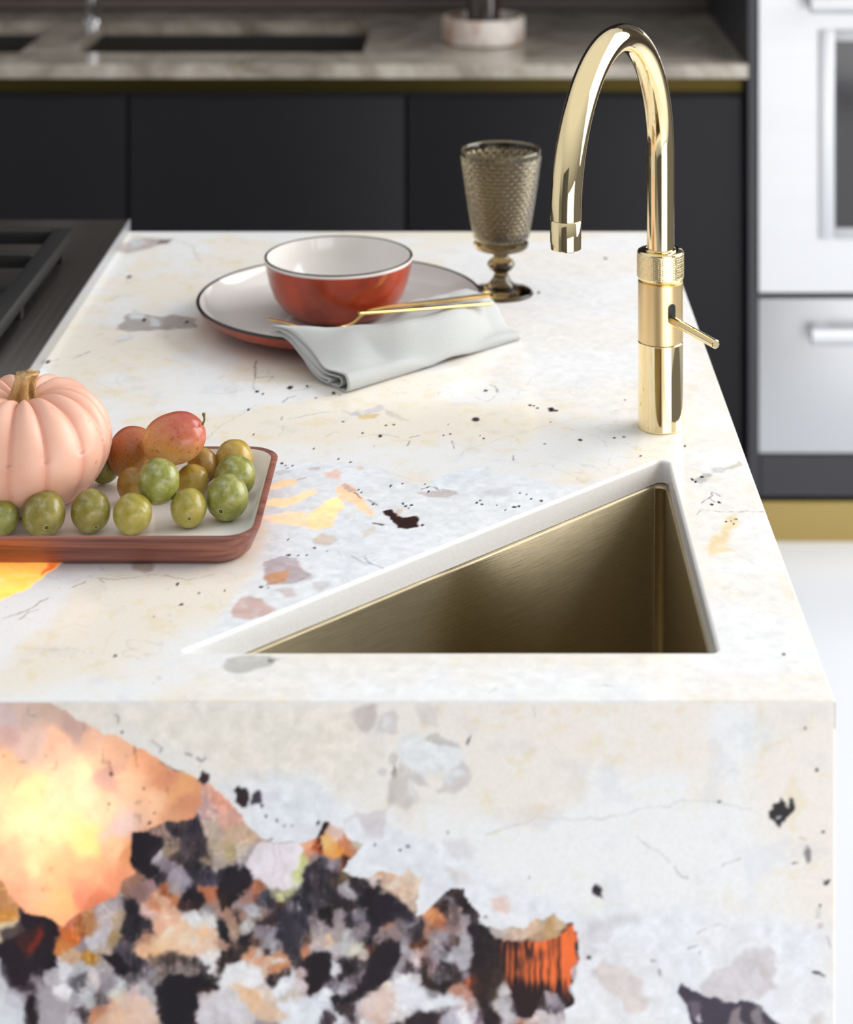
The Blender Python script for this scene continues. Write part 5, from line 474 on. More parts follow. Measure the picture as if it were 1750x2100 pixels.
# ------------------------------------------------------------------ brass sink
sink = thing('triangular_sink', 'brushed brass triangular sink set under the stone worktop', 'sink', (.05, 1.55, .70))
z1 = TOP-.0205
prof = [(-.016, z1), (.0012, z1), (.0022, z1-.0006), (.0028, z1-.002), (.0030, .735), (.006, .722), (.014, .715)]
V = []
for d, z in prof:
    for p in tri_outline(d, tuple(max(.0015, r+(.004 if d < 0 else 0)) for r in RAD)): V.append((p[0], p[1], z))
q = []
for k in range(len(prof)-1):
    for i in range(K): jn = (i+1) % K; q.append((k*K+i, (k+1)*K+i, (k+1)*K+jn, k*K+jn))
q.append(tuple((len(prof)-1)*K+i for i in range(K)))
obj('basin', (V, q), M['brass_sink'], sink, True, angle=35)
obj('drain', lathe([(0, .003), (.018, .003), (.022, .0045), (.030, .004), (.032, .0005), (0, 0)], (.09, 1.53, .7155), 40), M['gold'], sink, True, angle=40)

# ------------------------------------------------------------------ gold tap
fxc, fyc = .1792, 1.8845
tap = thing('kitchen_tap', 'polished gold swan neck kitchen tap standing at the point of the triangular sink', 'tap', (fxc, fyc, TOP))
r0 = .0212
obj('base_column', lathe([(0, TOP+.0003), (r0, TOP+.0003), (r0+.0002, TOP+.001), (r0, TOP+.0018), (r0, 1.0010), (r0-.0006, 1.0016), (0, 1.0016)], (fxc, fyc, 0), 96), M['gold'], tap, True, angle=35)
# satin sleeve with lever slot
sl = obj('satin_sleeve', lathe([(0, 1.0020), (r0-.0006, 1.0020), (r0, 1.0026), (r0, 1.0582), (r0-.0012, 1.0590), (r0-.0025, 1.0592), (0, 1.0592)], (fxc, fyc, 0), 96), M['gold_satin'], tap, True, angle=35)
nk, kz = 360, 44
def knurl(k, a, z):
    p = .00185; s = a*.0224
    tri = lambda t: abs((t % 1.0)-.5)*2
    e = min(1, (z-1.0622)/.0012, (1.0862-z)/.0012); e = max(0, e)
    return e*.00095*(min(tri((s+z)/p), tri((s-z)/p))*1.0)-.0002
zz = [1.0614+.0254*i/kz for i in range(kz+1)]
obj('knurled_ring', lathe([(0, 1.0596), (.0196, 1.0596), (.0196, 1.0606), (.0206, 1.0610)]+[(.0218, z) for z in zz]+[(.0210, 1.0874), (.0150, 1.0876), (0, 1.0876)], (fxc, fyc, 0), nk, lambda k, a, z: knurl(k, a, z) if 4 <= k < 4+len(zz) else 0), M['gold'], tap, True, label='knurled gold ring')
pr = .01287
ox, oy = .0781, 1.646; dx, dy = ox-fxc, oy-fyc; R_ = math.hypot(dx, dy)/2; ca = 1.1775
pts = [(fxc, fyc, 1.0877+(ca-1.0877)*i/14) for i in range(14)]
for i in range(73):
    a = PI*i/72; f = (1-math.cos(a))/2; pts.append((fxc+dx*f, fyc+dy*f, ca+R_*math.sin(a)))
obj('spout', tube(pts, pr, 64), M['gold'], tap, True, angle=50)
obj('spout_nozzle', lathe([(pr-.0005, ca-.0002), (pr, ca-.0008), (pr, 1.1538), (pr-.0008, 1.1530), (pr-.003, 1.1530), (pr-.003, 1.158), (0, 1.158)], (ox, oy, 0), 64), M['gold'], tap, True, angle=40)
obj('neck_collar', lathe([(pr+.0002, 1.0877), (pr+.0022, 1.0877), (pr+.0022, 1.0888), (pr+.0004, 1.0894)], (fxc, fyc, 0), 64), M['gold'], tap, True, angle=40)
la = math.radians(25); ld = Vector((math.sin(la), -math.cos(la), 0)); lt = Vector((math.cos(la), math.sin(la), 0)); tc_ = Vector((fxc, fyc, 0))
Vs = []; nz_, nx_ = 28, 10
for i in range(nz_+1):
    h_ = .0086*(1-2*i/nz_); e_ = max(0, abs(h_)-.0046); hw = math.sqrt(max(0, .0040**2-e_**2))
    for k in range(nx_+1):
        th = math.asin(hw*(2*k/nx_-1)/r0); Vs.append(tuple(tc_+(ld*math.cos(th)+lt*math.sin(th))*(r0+.0001)+Vector((0, 0, 1.0335+h_))))
obj('lever_slot', (Vs, [(i*(nx_+1)+k, i*(nx_+1)+k+1, (i+1)*(nx_+1)+k+1, (i+1)*(nx_+1)+k) for i in range(nz_) for k in range(nx_)]), M['black'], tap, False, label='dark slot behind the lever')
p0 = tc_+ld*(r0-.004)+Vector((0, 0, 1.0268)); p1 = tc_+ld*.0985+Vector((0, 0, 1.0265))
obj('lever', tube([p0, p0.lerp(p1, .5), p1-ld*.0006, p1], [.0040, .0040, .0040, .0034], 32), M['gold'], tap, True, angle=40)

# ------------------------------------------------------------------ goblet
gx, gy = .0346, 2.314
gob = thing('wine_goblet', 'smoky brown glass goblet with woven textured bowl standing behind the plate', 'goblet', (gx, gy, TOP))
rows = 21; zb, zt = .0640, .1655
def rbowl(z): t = (z-zb)/(zt-zb); return .0300+.0163*t**.82
def weave(k, a, z):
    t = (z-zb)/(zt-.004-zb)
    if t < .02 or t > .985: return 0
    rw = t*rows; i = int(rw); f = rw-i
    u = a*28/(2*PI)+(.5 if i % 2 else 0)
    return .0028*(abs(math.sin(PI*f))**.9)*(abs(math.sin(PI*u))**.8)-.0008
N = 168; op = [(rbowl(zb+(zt-zb)*i/N), zb+(zt-zb)*i/N) for i in range(N+1)]
pro = [(0, .0600), (.0120, .0600), (.0270, .0615)]+op+[(.0458, .1683), (.0449, .1685), (.0440, .1672)]+[(rbowl(zb+(zt-zb)*(1-i/24))-.0028, zb+.004+(zt-zb-.004)*(1-i/24)) for i in range(25)]+[(.020, .0660), (0, .0655)]
obj('bowl', lathe(pro, (gx, gy, TOP), 280, lambda k, a, z: weave(k, a, z) if 3 <= k <= N+3 else 0), M['smoke'], gob, True)
st = [(0, .0004), (.0345, .0004), (.0360, .0012), (.0364, .0026), (.0340, .0042), (.026, .0062), (.0175, .0100), (.0115, .0160), (.0085, .0220), (.0088, .0255), (.0125, .0285), (.0155, .0325), (.0160, .0352), (.0140, .0385), (.0100, .0420), (.0092, .0450), (.0125, .0482), (.0200, .0510), (.0285, .0530), (.0312, .0556), (.0312, .0580), (.0290, .0597), (0, .0598)]
sp_ = spline([(r, 0, z) for r, z in st], 110); obj('stem', lathe([(max(0, p.x), p.z) for p in sp_], (gx, gy, TOP), 72), M['smoke_stem'], gob, True, angle=60)

# ------------------------------------------------------------------ plate, bowl
plx, ply = -.1453, 2.204
plate = thing('dinner_plate', 'large white dinner plate with black rim and terracotta underside under the bowl', 'plate', (plx, ply, TOP))
rp = .158
obj('body', lathe([(0, .0045), (.085, .0045), (.088, .0005), (.094, .0005), (.100, .0045), (.125, .0085), (.146, .0155), (.155, .0225), (rp, .0280)], (plx, ply, TOP), 128), M['terracotta'], plate, True, label='terracotta underside')
obj('rim', lathe([(rp, .0280), (rp+.0006, .0292), (rp-.0006, .0306), (rp-.0022, .0308), (rp-.0036, .0297)], (plx, ply, TOP), 128), M['glaze_rim'], plate, True, label='black glazed rim')
obj('face', lathe([(rp-.0036, .0297), (rp-.006, .0250), (.146, .0180), (.136, .0135), (.120, .0112), (0, .0105)], (plx, ply, TOP), 128), M['glaze_white'], plate, True, label='glossy white face')
bx, by = -.1467, 2.1997; bz = TOP+.0108
bowl = thing('cereal_bowl', 'terracotta bowl with white glazed inside standing on the plate', 'bowl', (bx, by, bz))
obj('body', lathe([(0, .0015), (.040, .0015), (.042, .0002), (.046, .0002), (.052, .0030), (.0630, .0110), (.0715, .0230), (.0770, .0380), (.0800, .0520), (.0815, .0615)], (bx, by, bz), 128), M['terracotta'], bowl, True, label='terracotta outside')
obj('lip', lathe([(.0815, .0615), (.0819, .0632), (.0815, .0645)], (bx, by, bz), 128), M['glaze_white'], bowl, True, label='white glazed lip')
obj('rim', lathe([(.0815, .0645), (.0818, .0651), (.0810, .0657), (.0797, .0657), (.0790, .0650)], (bx, by, bz), 128), M['glaze_rim'], bowl, True, label='thin black rim')
obj('inside', lathe([(.0790, .0650), (.0780, .0600), (.0760, .0460), (.0710, .0290), (.0620, .0150), (.0480, .0075), (.025, .0055), (0, .0052)], (bx, by, bz), 128), M['glaze_white'], bowl, True, label='glossy white inside')

# ------------------------------------------------------------------ napkin
nap_c = {'L': gp(556, 672, .957), 'F': gp(704, 798, .924), 'R': gp(1064, 690, .923), 'B': gp(957, 600, .954)}
def support(x, y, v=1.0, u=0.0):
    d = math.hypot(x-plx, y-ply); t = min(1, max(0, (d-.1600)/.046)); t = t*t*(3-2*t)
    q = min(1, max(0, (d-.118)/.034)); q = q*q*(3-2*q); e = min(1, max(0, (u-.42)/.26)); q = max(q, e*e*(3-2*e)); top_ = TOP+.0145*(1-q)+.0325*q      # down into the plate's well, up over its rim
    h = top_*(1-t)+(TOP+.0006)*t; k = min(1, max(0, (v-.04)/.38)); k = k*k*(3-2*k)
    k = max(k, min(1, max(0, (.184-d)/.018)))
    return (TOP+.0006)*(1-k)+h*k
def nap_xy(u, v):
    L_, F_, R2, B_ = (Vector(nap_c[k]) for k in 'LFRB')
    v = v*(1-.13*math.exp(-((u-.34)/.24)**2))
    p = (F_*(1-u)+R2*u)*(1-v)+(L_*(1-u)+B_*u)*v
    return p.x, p.y
def napkin_layer(v_fold, v_end, top, bot, seed):
    path = [(v_end, top)]; nn = 22
    for i in range(1, nn): path.append((v_end+(v_fold-v_end)*i/nn, top))
    for i in range(9):
        a = PI/2-PI*i/8; path.append((v_fold-.045*math.cos(a)*(top-bot)/.012, (top+bot)/2+(top-bot)/2*math.sin(a)))
    for i in range(1, nn+1): path.append((v_fold+(v_end-v_fold)*i/nn, bot))
    V = []; Fs = []; NU_ = 60
    for i in range(NU_+1):
        u = i/NU_
        for v, h in path:
            taper = (1-.55*u)*(1-.55*max(0, v)); ww = .0012*math.sin(u*9+v*5+seed)+.0008*math.sin(u*23-v*9+seed*2)
            uu = u+(.010*math.sin(v*4+seed) if i == 0 else 0)
            x, y = nap_xy(uu, v); s = support(x, y, v, u)
            V.append((x+.0006*math.sin(v*17+seed), y, s+h*taper+(ww if h > .004 else 0)*min(1, u*6+.15)))
    m_ = len(path)
    for i in range(NU_):
        for k in range(m_-1): Fs.append((i*m_+k, i*m_+k+1, (i+1)*m_+k+1, (i+1)*m_+k))
    return V, Fs
nap = thing('linen_napkin', 'folded pale grey linen napkin lying half on the plate and half on the worktop', 'napkin', (-.06, 2.05, TOP))
for nm, g in (('outer_fold', napkin_layer(.0, 1.0, .0175, .0006, .3)), ('inner_fold', napkin_layer(.09, .97, .0128, .0030, 1.7)), ('inner_fold', napkin_layer(.20, .94, .0090, .0050, 3.1))):
    o = obj(nm, g, M['linen'], nap, True); md = o.modifiers.new('thickness', 'SOLIDIFY'); md.thickness = .0011; md.offset = 0

# ------------------------------------------------------------------ gold cutlery
def cutlery(name, label, pts, wid, th):
    P = spline(pts, 48); V = []; Fs = []
    m_ = len(P)
    for i, p in enumerate(P):
        t = (P[min(i+1, m_-1)]-P[max(i-1, 0)]).normalized(); side = t.cross(Vector((0, 0, 1))).normalized(); up = side.cross(t)
        w_ = np.interp(i/(m_-1), np.linspace(0, 1, len(wid)), wid)/2; h_ = th/2
        for k in range(12):
            a = 2*PI*k/12; c_, s_ = math.cos(a), math.sin(a)
            V.append(tuple(p+side*w_*math.copysign(abs(c_)**.6, c_)+up*h_*math.copysign(abs(s_)**.6, s_)))
    for i in range(m_-1):
        for k in range(12): kk = (k+1) % 12; Fs.append((i*12+k, i*12+kk, (i+1)*12+kk, (i+1)*12+k))
    Fs.append(tuple(range(12))[::-1]); Fs.append(tuple((m_-1)*12+k for k in range(12)))
    return tag(obj(name, (V, Fs), M['gold_cut'], None, True, angle=50), label, 'cutlery', 'gold cutlery by the bowl')
def surf(x, y):                                                   # top of the napkin at a point, None beside it
    u, v = .5, .6
    for _ in range(40):
        a = nap_xy(u, v); b = nap_xy(u+1e-3, v); c = nap_xy(u, v+1e-3)
        J = np.array([[(b[0]-a[0])*1e3, (c[0]-a[0])*1e3], [(b[1]-a[1])*1e3, (c[1]-a[1])*1e3]]); d = np.linalg.solve(J, [x-a[0], y-a[1]])
        u = min(1.15, max(-.15, u+.7*d[0])); v = min(1.15, max(-.15, v+.7*d[1]))
    if v > 1.03 or u > 1.03: return None
    return support(x, y, v, u)+.0175*(1-.55*u)*(1-.55*max(0, v))+.0031
def nz(px, py):
    z = .95
    for _ in range(30):
        x, y, _z = gp(px, py, z); t_ = surf(x, y)
        z = z*.5+.5*(t_ if t_ else .950)
    return gp(px, py, z)
def rest(p, q):                                                   # lift a straight piece until it clears the cloth
    m_ = 0
    for i in range(41):
        t_ = i/40; x, y, z = (a+(b-a)*t_ for a, b in zip(p, q)); h_ = surf(x, y)
        if h_: m_ = max(m_, h_-z)
    return (p[0], p[1], p[2]+m_), (q[0], q[1], q[2]+m_)
a0 = nz(679, 677); a1 = nz(722, 664); a2 = nz(765, 664); a3 = nz(880, 640); a4 = nz(1003, 634); a2, a4 = rest(a2, a4); a3 = tuple((p+q)/2 for p, q in zip(a2, a4))
up_ = lambda p, d: (p[0], p[1], p[2]+d)
cutlery('gold_fork', 'slim gold fork on top of the napkin, the longer and rear one of the pair', [a0, up_(a1, .0012), a2, a3, a4], [.004, .007, .0062, .0068, .0078, .0086], .0034)
b0 = nz(737, 681); b1 = nz(800, 663); b2 = nz(880, 656); b3 = nz(1007, 659); b0, b3 = rest(b0, b3); b1 = tuple(p*.67+q*.33 for p, q in zip(b0, b3)); b2 = tuple(p*.34+q*.66 for p, q in zip(b0, b3))
cutlery('gold_spoon', 'slim gold spoon on the napkin, tucked just in front of the longer gold fork', [b0, b1, b2, b3], [.004, .0068, .0066, .006, .005], .0032)
c0 = gp(551, 654, .962); c1 = gp(598, 665, .957); c2 = gp(642, 677, .9525)
cutlery('gold_knife', 'gold knife tip poking out behind the left end of the napkin onto the plate', [c0, c1, c2], [.006, .0062, .006], .0020)

# ------------------------------------------------------------------ tray
tx1, tx0, ty0, ty1 = -.169, -.560, 1.5700, 1.7675; TZ = TOP
def rrect(x0, x1, y0, y1, r, n=10):
    out = []
    for cx_, cy_, a0 in ((x1-r, y1-r, 0), (x0+r, y1-r, PI/2), (x0+r, y0+r, PI), (x1-r, y0+r, 3*PI/2)):
        for k in range(n+1): a = a0+PI/2*k/n; out.append((cx_+r*math.cos(a), cy_+r*math.sin(a)))
    return out
def loops(specs):
    V = []; Fs = []
    for ins, z, r in specs:
        P = rrect(tx0+ins, tx1-ins, ty0+ins, ty1-ins, r); K_ = len(P)
        V += [(p[0], p[1], z) for p in P]
    for k in range(len(specs)-1):
        for i in range(K_): jn = (i+1) % K_; Fs.append((k*K_+i, k*K_+jn, (k+1)*K_+jn, (k+1)*K_+i))
    return V, Fs, K_
tray = thing('serving_tray', 'walnut serving tray with white enamelled inside carrying the pumpkin and plums', 'tray', ((tx0+tx1)/2, (ty0+ty1)/2, TZ))
V, Fs, K_ = loops([(.016, TZ+.0004, .022), (.012, TZ+.0012, .024), (.0085, TZ+.005, .026), (.001, TZ+.0225, .027), (.0004, TZ+.0246, .027), (.0015, TZ+.0254, .027), (.0050, TZ+.0254, .024), (.0062, TZ+.0248, .023)])
Fs.append(tuple(range(K_))[::-1]); obj('wood_body', (V, Fs), M['walnut'], tray, True, angle=45, label='walnut outside and rim')
V, Fs, K_ = loops([(.0062, TZ+.0248, .023), (.0085, TZ+.019, .022), (.0130, TZ+.0090, .020), (.0170, TZ+.0058, .018), (.0220, TZ+.0050, .016)])
Fs.append(tuple((4*K_+i) for i in range(K_))); obj('enamel_lining', (V, Fs), M['enamel'], tray, True, angle=45, label='white enamel lining')
FL = TZ+.0052

# ------------------------------------------------------------------ pumpkin
ux, uy = -.382, 1.690
pum = thing('pumpkin', 'pale pink ribbed pumpkin at the left end of the tray', 'pumpkin', (ux, uy, FL))
NR, NA, lob = 60, 260, 15; V = []; G = []
ctl = spline([(0, 0, .004), (.022, 0, .0006), (.040, 0, .004), (.060, 0, .0175), (.0735, 0, .038), (.0765, 0, .055), (.0700, 0, .0760), (.0550, 0, .0915), (.0350, 0, .0975), (.0180, 0, .0935), (.0080, 0, .0870), (0, 0, .0850)], NR)
for k, p in enumerate(ctl):
    r = max(p.x, 0); e = sm(np.array(r/.03)).item()
    for i in range(NA):
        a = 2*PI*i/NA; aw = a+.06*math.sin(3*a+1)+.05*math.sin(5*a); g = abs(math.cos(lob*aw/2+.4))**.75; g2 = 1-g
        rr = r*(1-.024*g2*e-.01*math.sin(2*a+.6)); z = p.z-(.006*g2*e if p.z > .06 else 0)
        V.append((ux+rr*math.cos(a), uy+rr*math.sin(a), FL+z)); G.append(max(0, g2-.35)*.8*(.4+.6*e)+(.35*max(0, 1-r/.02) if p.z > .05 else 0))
Fs = []
for k in range(NR-1):
    for i in range(NA): j = (i+1) % NA; Fs.append((k*NA+i, k*NA+j, (k+1)*NA+j, (k+1)*NA+i))
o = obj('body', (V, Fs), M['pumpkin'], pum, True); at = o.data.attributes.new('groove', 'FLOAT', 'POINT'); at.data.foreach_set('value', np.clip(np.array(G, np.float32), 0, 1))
sz = FL+.0845; S = spline([(ux+.0005, uy, sz), (ux+.0008, uy, sz+.006), (ux+.002, uy-.0005, sz+.014), (ux+.0040, uy-.001, sz+.0215), (ux+.0052, uy-.001, sz+.0262)], 26); n2 = 60; V = []
for k, p in enumerate(S):
    t = k/25; r = .0092+.0075*(1-t)**5*1.0-.0006*t+.0012*max(0, t-.8)*5
    for i in range(n2):
        a = 2*PI*i/n2; rr = r*(1+.17*math.cos(6*(a+.5*t))+.05*math.sin(13*a+t*4)); V.append((p.x+rr*math.cos(a), p.y+rr*math.sin(a), p.z))
Fs = [(k*n2+i, k*n2+(i+1) % n2, (k+1)*n2+(i+1) % n2, (k+1)*n2+i) for k in range(25) for i in range(n2)]
c = S[-1]; V.append((c.x, c.y, c.z-.0015)); Fs += [(25*n2+i, 25*n2+(i+1) % n2, len(V)-1) for i in range(n2)]
obj('stem', (V, Fs), M['pstem'], pum, True, label='dry tan stem')

# ------------------------------------------------------------------ plums
def plum(px, py, rx, ry, Y, mat, label, scar=None, tilt=0.0, kind='greengage', group='greengages on the tray', stem=None, crease=None, zoff=0):
    s = Y/F; X = (px-CX)*s; Z = EYE-(py-CY)*s+zoff; a, b = rx*s, ry*s
    o = thing(kind, label, 'plum', (X, Y, Z), group)
    n, m_ = 56, 36; V = []; seed = px*.37+py*.11
    dirc = Vector((math.cos(crease[0])*math.cos(crease[1]), math.sin(crease[0])*math.cos(crease[1]), math.sin(crease[1]))).normalized() if crease else None
    for k in range(m_+1):
        th = PI*k/m_
        for i in range(n):
            ph = 2*PI*i/n; d = Vector((math.sin(th)*math.cos(ph), math.sin(th)*math.sin(ph), math.cos(th)))
            wob = 1+.012*math.sin(3*d.x*2+seed)+.010*math.sin(4*d.z+seed*2)+.008*math.sin(5*d.y+seed)
            if dirc:
                q = d.dot(dirc); wob -= .030*math.exp(-(q/.10)**2)*max(0, .4-d.y)
            x, y, z = d.x*a*wob, d.y*min(a, b)*wob, d.z*b*wob
            ct, s_ = math.cos(tilt), math.sin(tilt); x, z = x*ct-z*s_, x*s_+z*ct
            V.append((X+x, Y+y, Z+z))
    Fs = [(k*n+i, (k+1)*n+i, (k+1)*n+(i+1) % n, k*n+(i+1) % n) for k in range(m_) for i in range(n)]
    body = obj('body', (V, Fs), mat, o, True)
    r_ = min(a, b)
    if scar:
        d = Vector((scar[0], -math.sqrt(max(.05, 1-scar[0]**2-scar[1]**2)), scar[1])).normalized(); u = d.cross(Vector((0, 0, 1))).normalized(); v_ = d.cross(u)
        def disc(rr, off, dome):
            VV = [tuple(Vector((X, Y, Z))+Vector((d.x*a, d.y*r_, d.z*b))*(1+off+dome))]
            for i in range(20):
                an = 2*PI*i/20; q = (d+(u*math.cos(an)+v_*math.sin(an))*rr).normalized(); VV.append(tuple(Vector((X, Y, Z))+Vector((q.x*a, q.y*r_, q.z*b))*(1+off)))
            return VV, [(0, 1+i, 1+(i+1) % 20) for i in range(20)]
        sc = obj('scar', disc(scar[2]*1.7, .014, .0), M['plum_scar'], o, True, label='pale ring round the stalk scar')
        obj('stalk_hole', disc(scar[2], .022, -.012), M['plum_hole'], sc, True, label='dark stalk scar')
    if stem:
        obj('stalk', tube(spline(stem, 12), [.0011, .0010, .0009, .0009, .0009, .0009, .0009, .0009, .0010, .0011, .0014, .0016], 10), M['twig'], o, True, label='thin green stalk')
    return o
def fy(py, r): return F*(EYE-FL)/(py-CY+r)
g = M
plum(2, 1060, 37, 38, fy(1060, 38), g['plum_green'], 'green plum cut by the left picture edge, in front of the pumpkin')
plum(90, 1053, 45, 45, fy(1053, 45), g['plum_olive'], 'olive plum with stalk hole in front of the pumpkin, second from left in front row', (.30, -.26, .085))
plum(186, 1048, 40, 43, fy(1048, 43), g['plum_olive'], 'olive plum standing alone on the white tray between pumpkin and pile, scar low', (.42, -.46, .08))
plum(272, 1053, 40, 41, fy(1053, 41), g['plum_lime'], 'yellowish olive plum in the front row under the round dark green one', None, crease=(1.2, .5))
plum(387, 1042, 37, 39, fy(1042, 39), g['plum_lime'], 'small yellow green plum with pale stalk hole, just left of the large green one', (.18, -.18, .075))
plum(466, 1020, 43, 46, fy(1020, 46), g['plum_green'], 'large bloomy green plum with black stalk hole at the right end of the tray', (-.18, -.26, .085))
plum(482, 977, 42, 42, fy(982, 44)+.006, g['plum_green'], 'bloomy green plum behind the large green one at the right rim of the tray', None, crease=(2.6, .4))
plum(480, 943, 40, 40, 1.736, g['plum_gold'], 'golden yellow plum at the back right corner of the tray')
plum(416, 956, 32, 36, 1.728, g['plum_amber'], 'amber yellow plum half hidden beneath the tilted red plum', (-.1, .62, .05))
plum(394, 987, 34, 34, fy(987, 35)+.002, g['plum_gold'], 'yellow plum wedged between the dark green plum and the large green plum')
plum(273, 994, 33, 36, 1.690, g['plum_amber'], 'amber orange plum mostly hidden behind the round dark green plum')
plum(325, 987, 43, 46, 1.648, g['plum_green'], 'round dark green plum resting on top of the front row', None, crease=(.6, .9))
plum(268, 927, 46, 53, 1.728, g['plum_rust'], 'dark red and orange plum right beside the pumpkin', None, tilt=-.5, kind='red_plum', group='red plums on the tray')
s_ = 1.700/F; X2 = (357-CX)*s_; Z2 = EYE-(900-CY)*s_
plum(357, 900, 68, 52, 1.700, g['plum_red'], 'tilted red and yellow plum with a thin stalk lying on top of the pile', None, tilt=.28, kind='red_plum', group='red plums on the tray', crease=(1.9, .9),
     stem=[(X2+.0248, 1.696, Z2+.0137), (X2+.0266, 1.695, Z2+.018), (X2+.0262, 1.694, Z2+.0238)])
plum(214, 962, 30, 28, 1.733, g['plum_green'], 'green plum almost wholly hidden behind the pumpkin, next to the dark red plum')

# ------------------------------------------------------------------ hob at the left
hob = thing('gas_hob', 'dark steel gas hob with black cast iron grate let into the worktop at left', 'hob', (-.75, 2.24, TOP))
hx1, hy0, hy1 = -.4465, 1.885, 2.591; HZ = TOP+.015
obj('steel_top', box(-1.045, hx1, hy0, hy1, TOP+.0005, HZ, .0015), M['steel_dark'], hob, True, angle=30)
gz = HZ+.034
ge = gp(150, 466, gz); gxr = ge[0]; gyb = ge[1]; gyf = gyb-.50; gxl = gxr-.36
fr = join(box(gxr-.022, gxr, gyf, gyb, gz-.018, gz, .003), box(gxl, gxl+.014, gyf, gyb, gz-.018, gz, .003), box(gxl+.014, gxr-.022, gyb-.014, gyb, gz-.018, gz, .003), box(gxl+.014, gxr-.022, gyf, gyf+.014, gz-.018, gz, .003))
grate = obj('grate_frame', fr, M['black'], hob, True, angle=30)
for x in (gxr-.011, gxl+.007):
    for y in (gyf+.03, (gyf+gyb)/2, gyb-.03): obj('foot', box(x-.006, x+.006, y-.006, y+.006, HZ-.0002, gz-.017, .001), M['black'], hob, False)
for yb in (gyf+.125, gyb-.125):
    xc = (gxl+gxr)/2
    obj('grate_bar', join(box(gxl+.013, xc-.03, yb-.005, yb+.005, gz-.014, gz+.003, .002), box(xc+.03, gxr-.021, yb-.005, yb+.005, gz-.014, gz+.003, .002), box(xc-.005, xc+.005, yb+.03, yb+.112, gz-.014, gz+.003, .002), box(xc-.005, xc+.005, yb-.112, yb-.03, gz-.014, gz+.003, .002)), M['black'], hob, True, angle=30)
    bu = obj('burner', lathe([(0, 0), (.045, 0), (.045, .008), (.036, .011), (.036, .016), (.030, .018), (0, .019)], (xc, yb, HZ), 48), M['black'], hob, True, angle=35)
obj('trim_edge', box(hx1+.0002, hx1+.0022, hy0, hy1, TOP+.0005, HZ+.0003), M['steel'], hob, False, label='bright steel edge')

# ------------------------------------------------------------------ back run: base cabinets, worktop, sinks
YC = 3.80; BZ = TOP
dx = [-2.55, -1.19, -.66, -.125, .5245]
descr = ['charcoal base cabinet at the far left under the dark sink end of the back worktop', 'charcoal base cabinet directly behind the gas hob', 'charcoal base cabinet behind the plate, in the middle of the back run', 'charcoal base cabinet behind the gold tap, next to the tall oven housing']
for k in range(4):
    x0, x1 = dx[k], dx[k+1]
    cb = thing('base_cabinet', descr[k], 'cabinet', ((x0+x1)/2, YC+.3, 0), 'charcoal base cabinets of the back run')
    obj('carcass', box(x0+.001, x1-.001, YC+.043, YC+.10, .085, .860), M['gap'], cb, False)
    obj('door', box(x0+.003, x1-.003, YC+.022, YC+.042, .085, .855, .002), M['charcoal'], cb, True, angle=30)
    obj('finger_rail', box(x0, x1, YC+.045, YC+.065, .861, .8935), M['bronze_rail'], cb, False, label='recessed bronze finger rail')
    obj('plinth', box(x0, x1, YC+.06, YC+.08, 0, .084), M['brass_plinth'], cb, False, label='brass plinth')
s1 = [gp(140, 108, BZ), gp(745, 108, BZ), gp(740, 47, BZ)]
sy0, sy1 = s1[0][1], s1[2][1]; sx0, sx1 = s1[0][0], s1[1][0]; s2x1 = gp(40, 108, BZ)[0]; s2x0 = s2x1-.45; xe = .529
bt = thing('back_worktop', 'veined stone worktop along the back wall with two undermounted sinks', 'worktop', (-.9, 4.13, BZ-.04))
obj('slab', join(box(-2.55, xe, YC, sy0, BZ-.026, BZ, .0015), box(-2.55, xe, sy1, YB-.001, BZ-.026, BZ), box(-2.55, s2x0, sy0, sy1, BZ-.026, BZ), box(s2x1, sx0, sy0, sy1, BZ-.026, BZ), box(sx1, xe, sy0, sy1, BZ-.026, BZ)), M['back_stone'], bt, False)
def usink(x0, x1, label):
    sk = thing('undermount_sink', label, 'sink', ((x0+x1)/2, (sy0+sy1)/2, BZ-.24), 'undermounted sinks in the back worktop')
    z0 = BZ-.235; t = .004
    obj('bowl', join(box(x0-.01, x0, sy0-.01, sy1+.01, z0, BZ-.0265), box(x1, x1+.01, sy0-.01, sy1+.01, z0, BZ-.0265), box(x0, x1, sy0-.01, sy0, z0, BZ-.0265), box(x0, x1, sy1, sy1+.01, z0, BZ-.0265), box(x0-.01, x1+.01, sy0-.01, sy1+.01, z0-.005, z0)), M['steel_dark'], sk, False)
    obj('drain', lathe([(0, .002), (.035, .002), (.045, .0035), (.046, 0)], ((x0+x1)/2, (sy0+sy1)/2+.08, z0), 32), M['chrome'], sk, True)
usink(sx0, sx1, 'large dark steel undermounted sink in the back worktop, right of the chrome tap')
usink(s2x0, s2x1, 'dark steel undermounted sink in the back worktop cut by the left edge of the picture')
tx_, ty_, _ = gp(190, 60, BZ); ty_ = sy1+.035; tx_ = (190-CX)/F*ty_
bt2 = thing('bar_tap', 'slim chrome tap standing behind the sinks in the back worktop', 'tap', (tx_, ty_, BZ))
obj('base', lathe([(0, .0003), (.024, .0003), (.024, .004), (.014, .008), (.013, .05), (0, .05)], (tx_, ty_, BZ), 40), M['chrome'], bt2, True, angle=35)
pts = [(tx_, ty_, BZ+.05+.03*i) for i in range(8)]+[(tx_, ty_-.08+.08*math.cos(PI*i/20), BZ+.27+.08*math.sin(PI*i/20)) for i in range(1, 21)]+[(tx_, ty_-.16, BZ+.23)]
obj('spout', tube(pts, .011, 24), M['chrome'], bt2, True, angle=50)
dxx, dyy, _ = gp(992, 86, BZ); 
dish = thing('round_dish', 'round pale marble dish holding a dark jar on the back worktop', 'dish', (dxx, dyy, BZ))
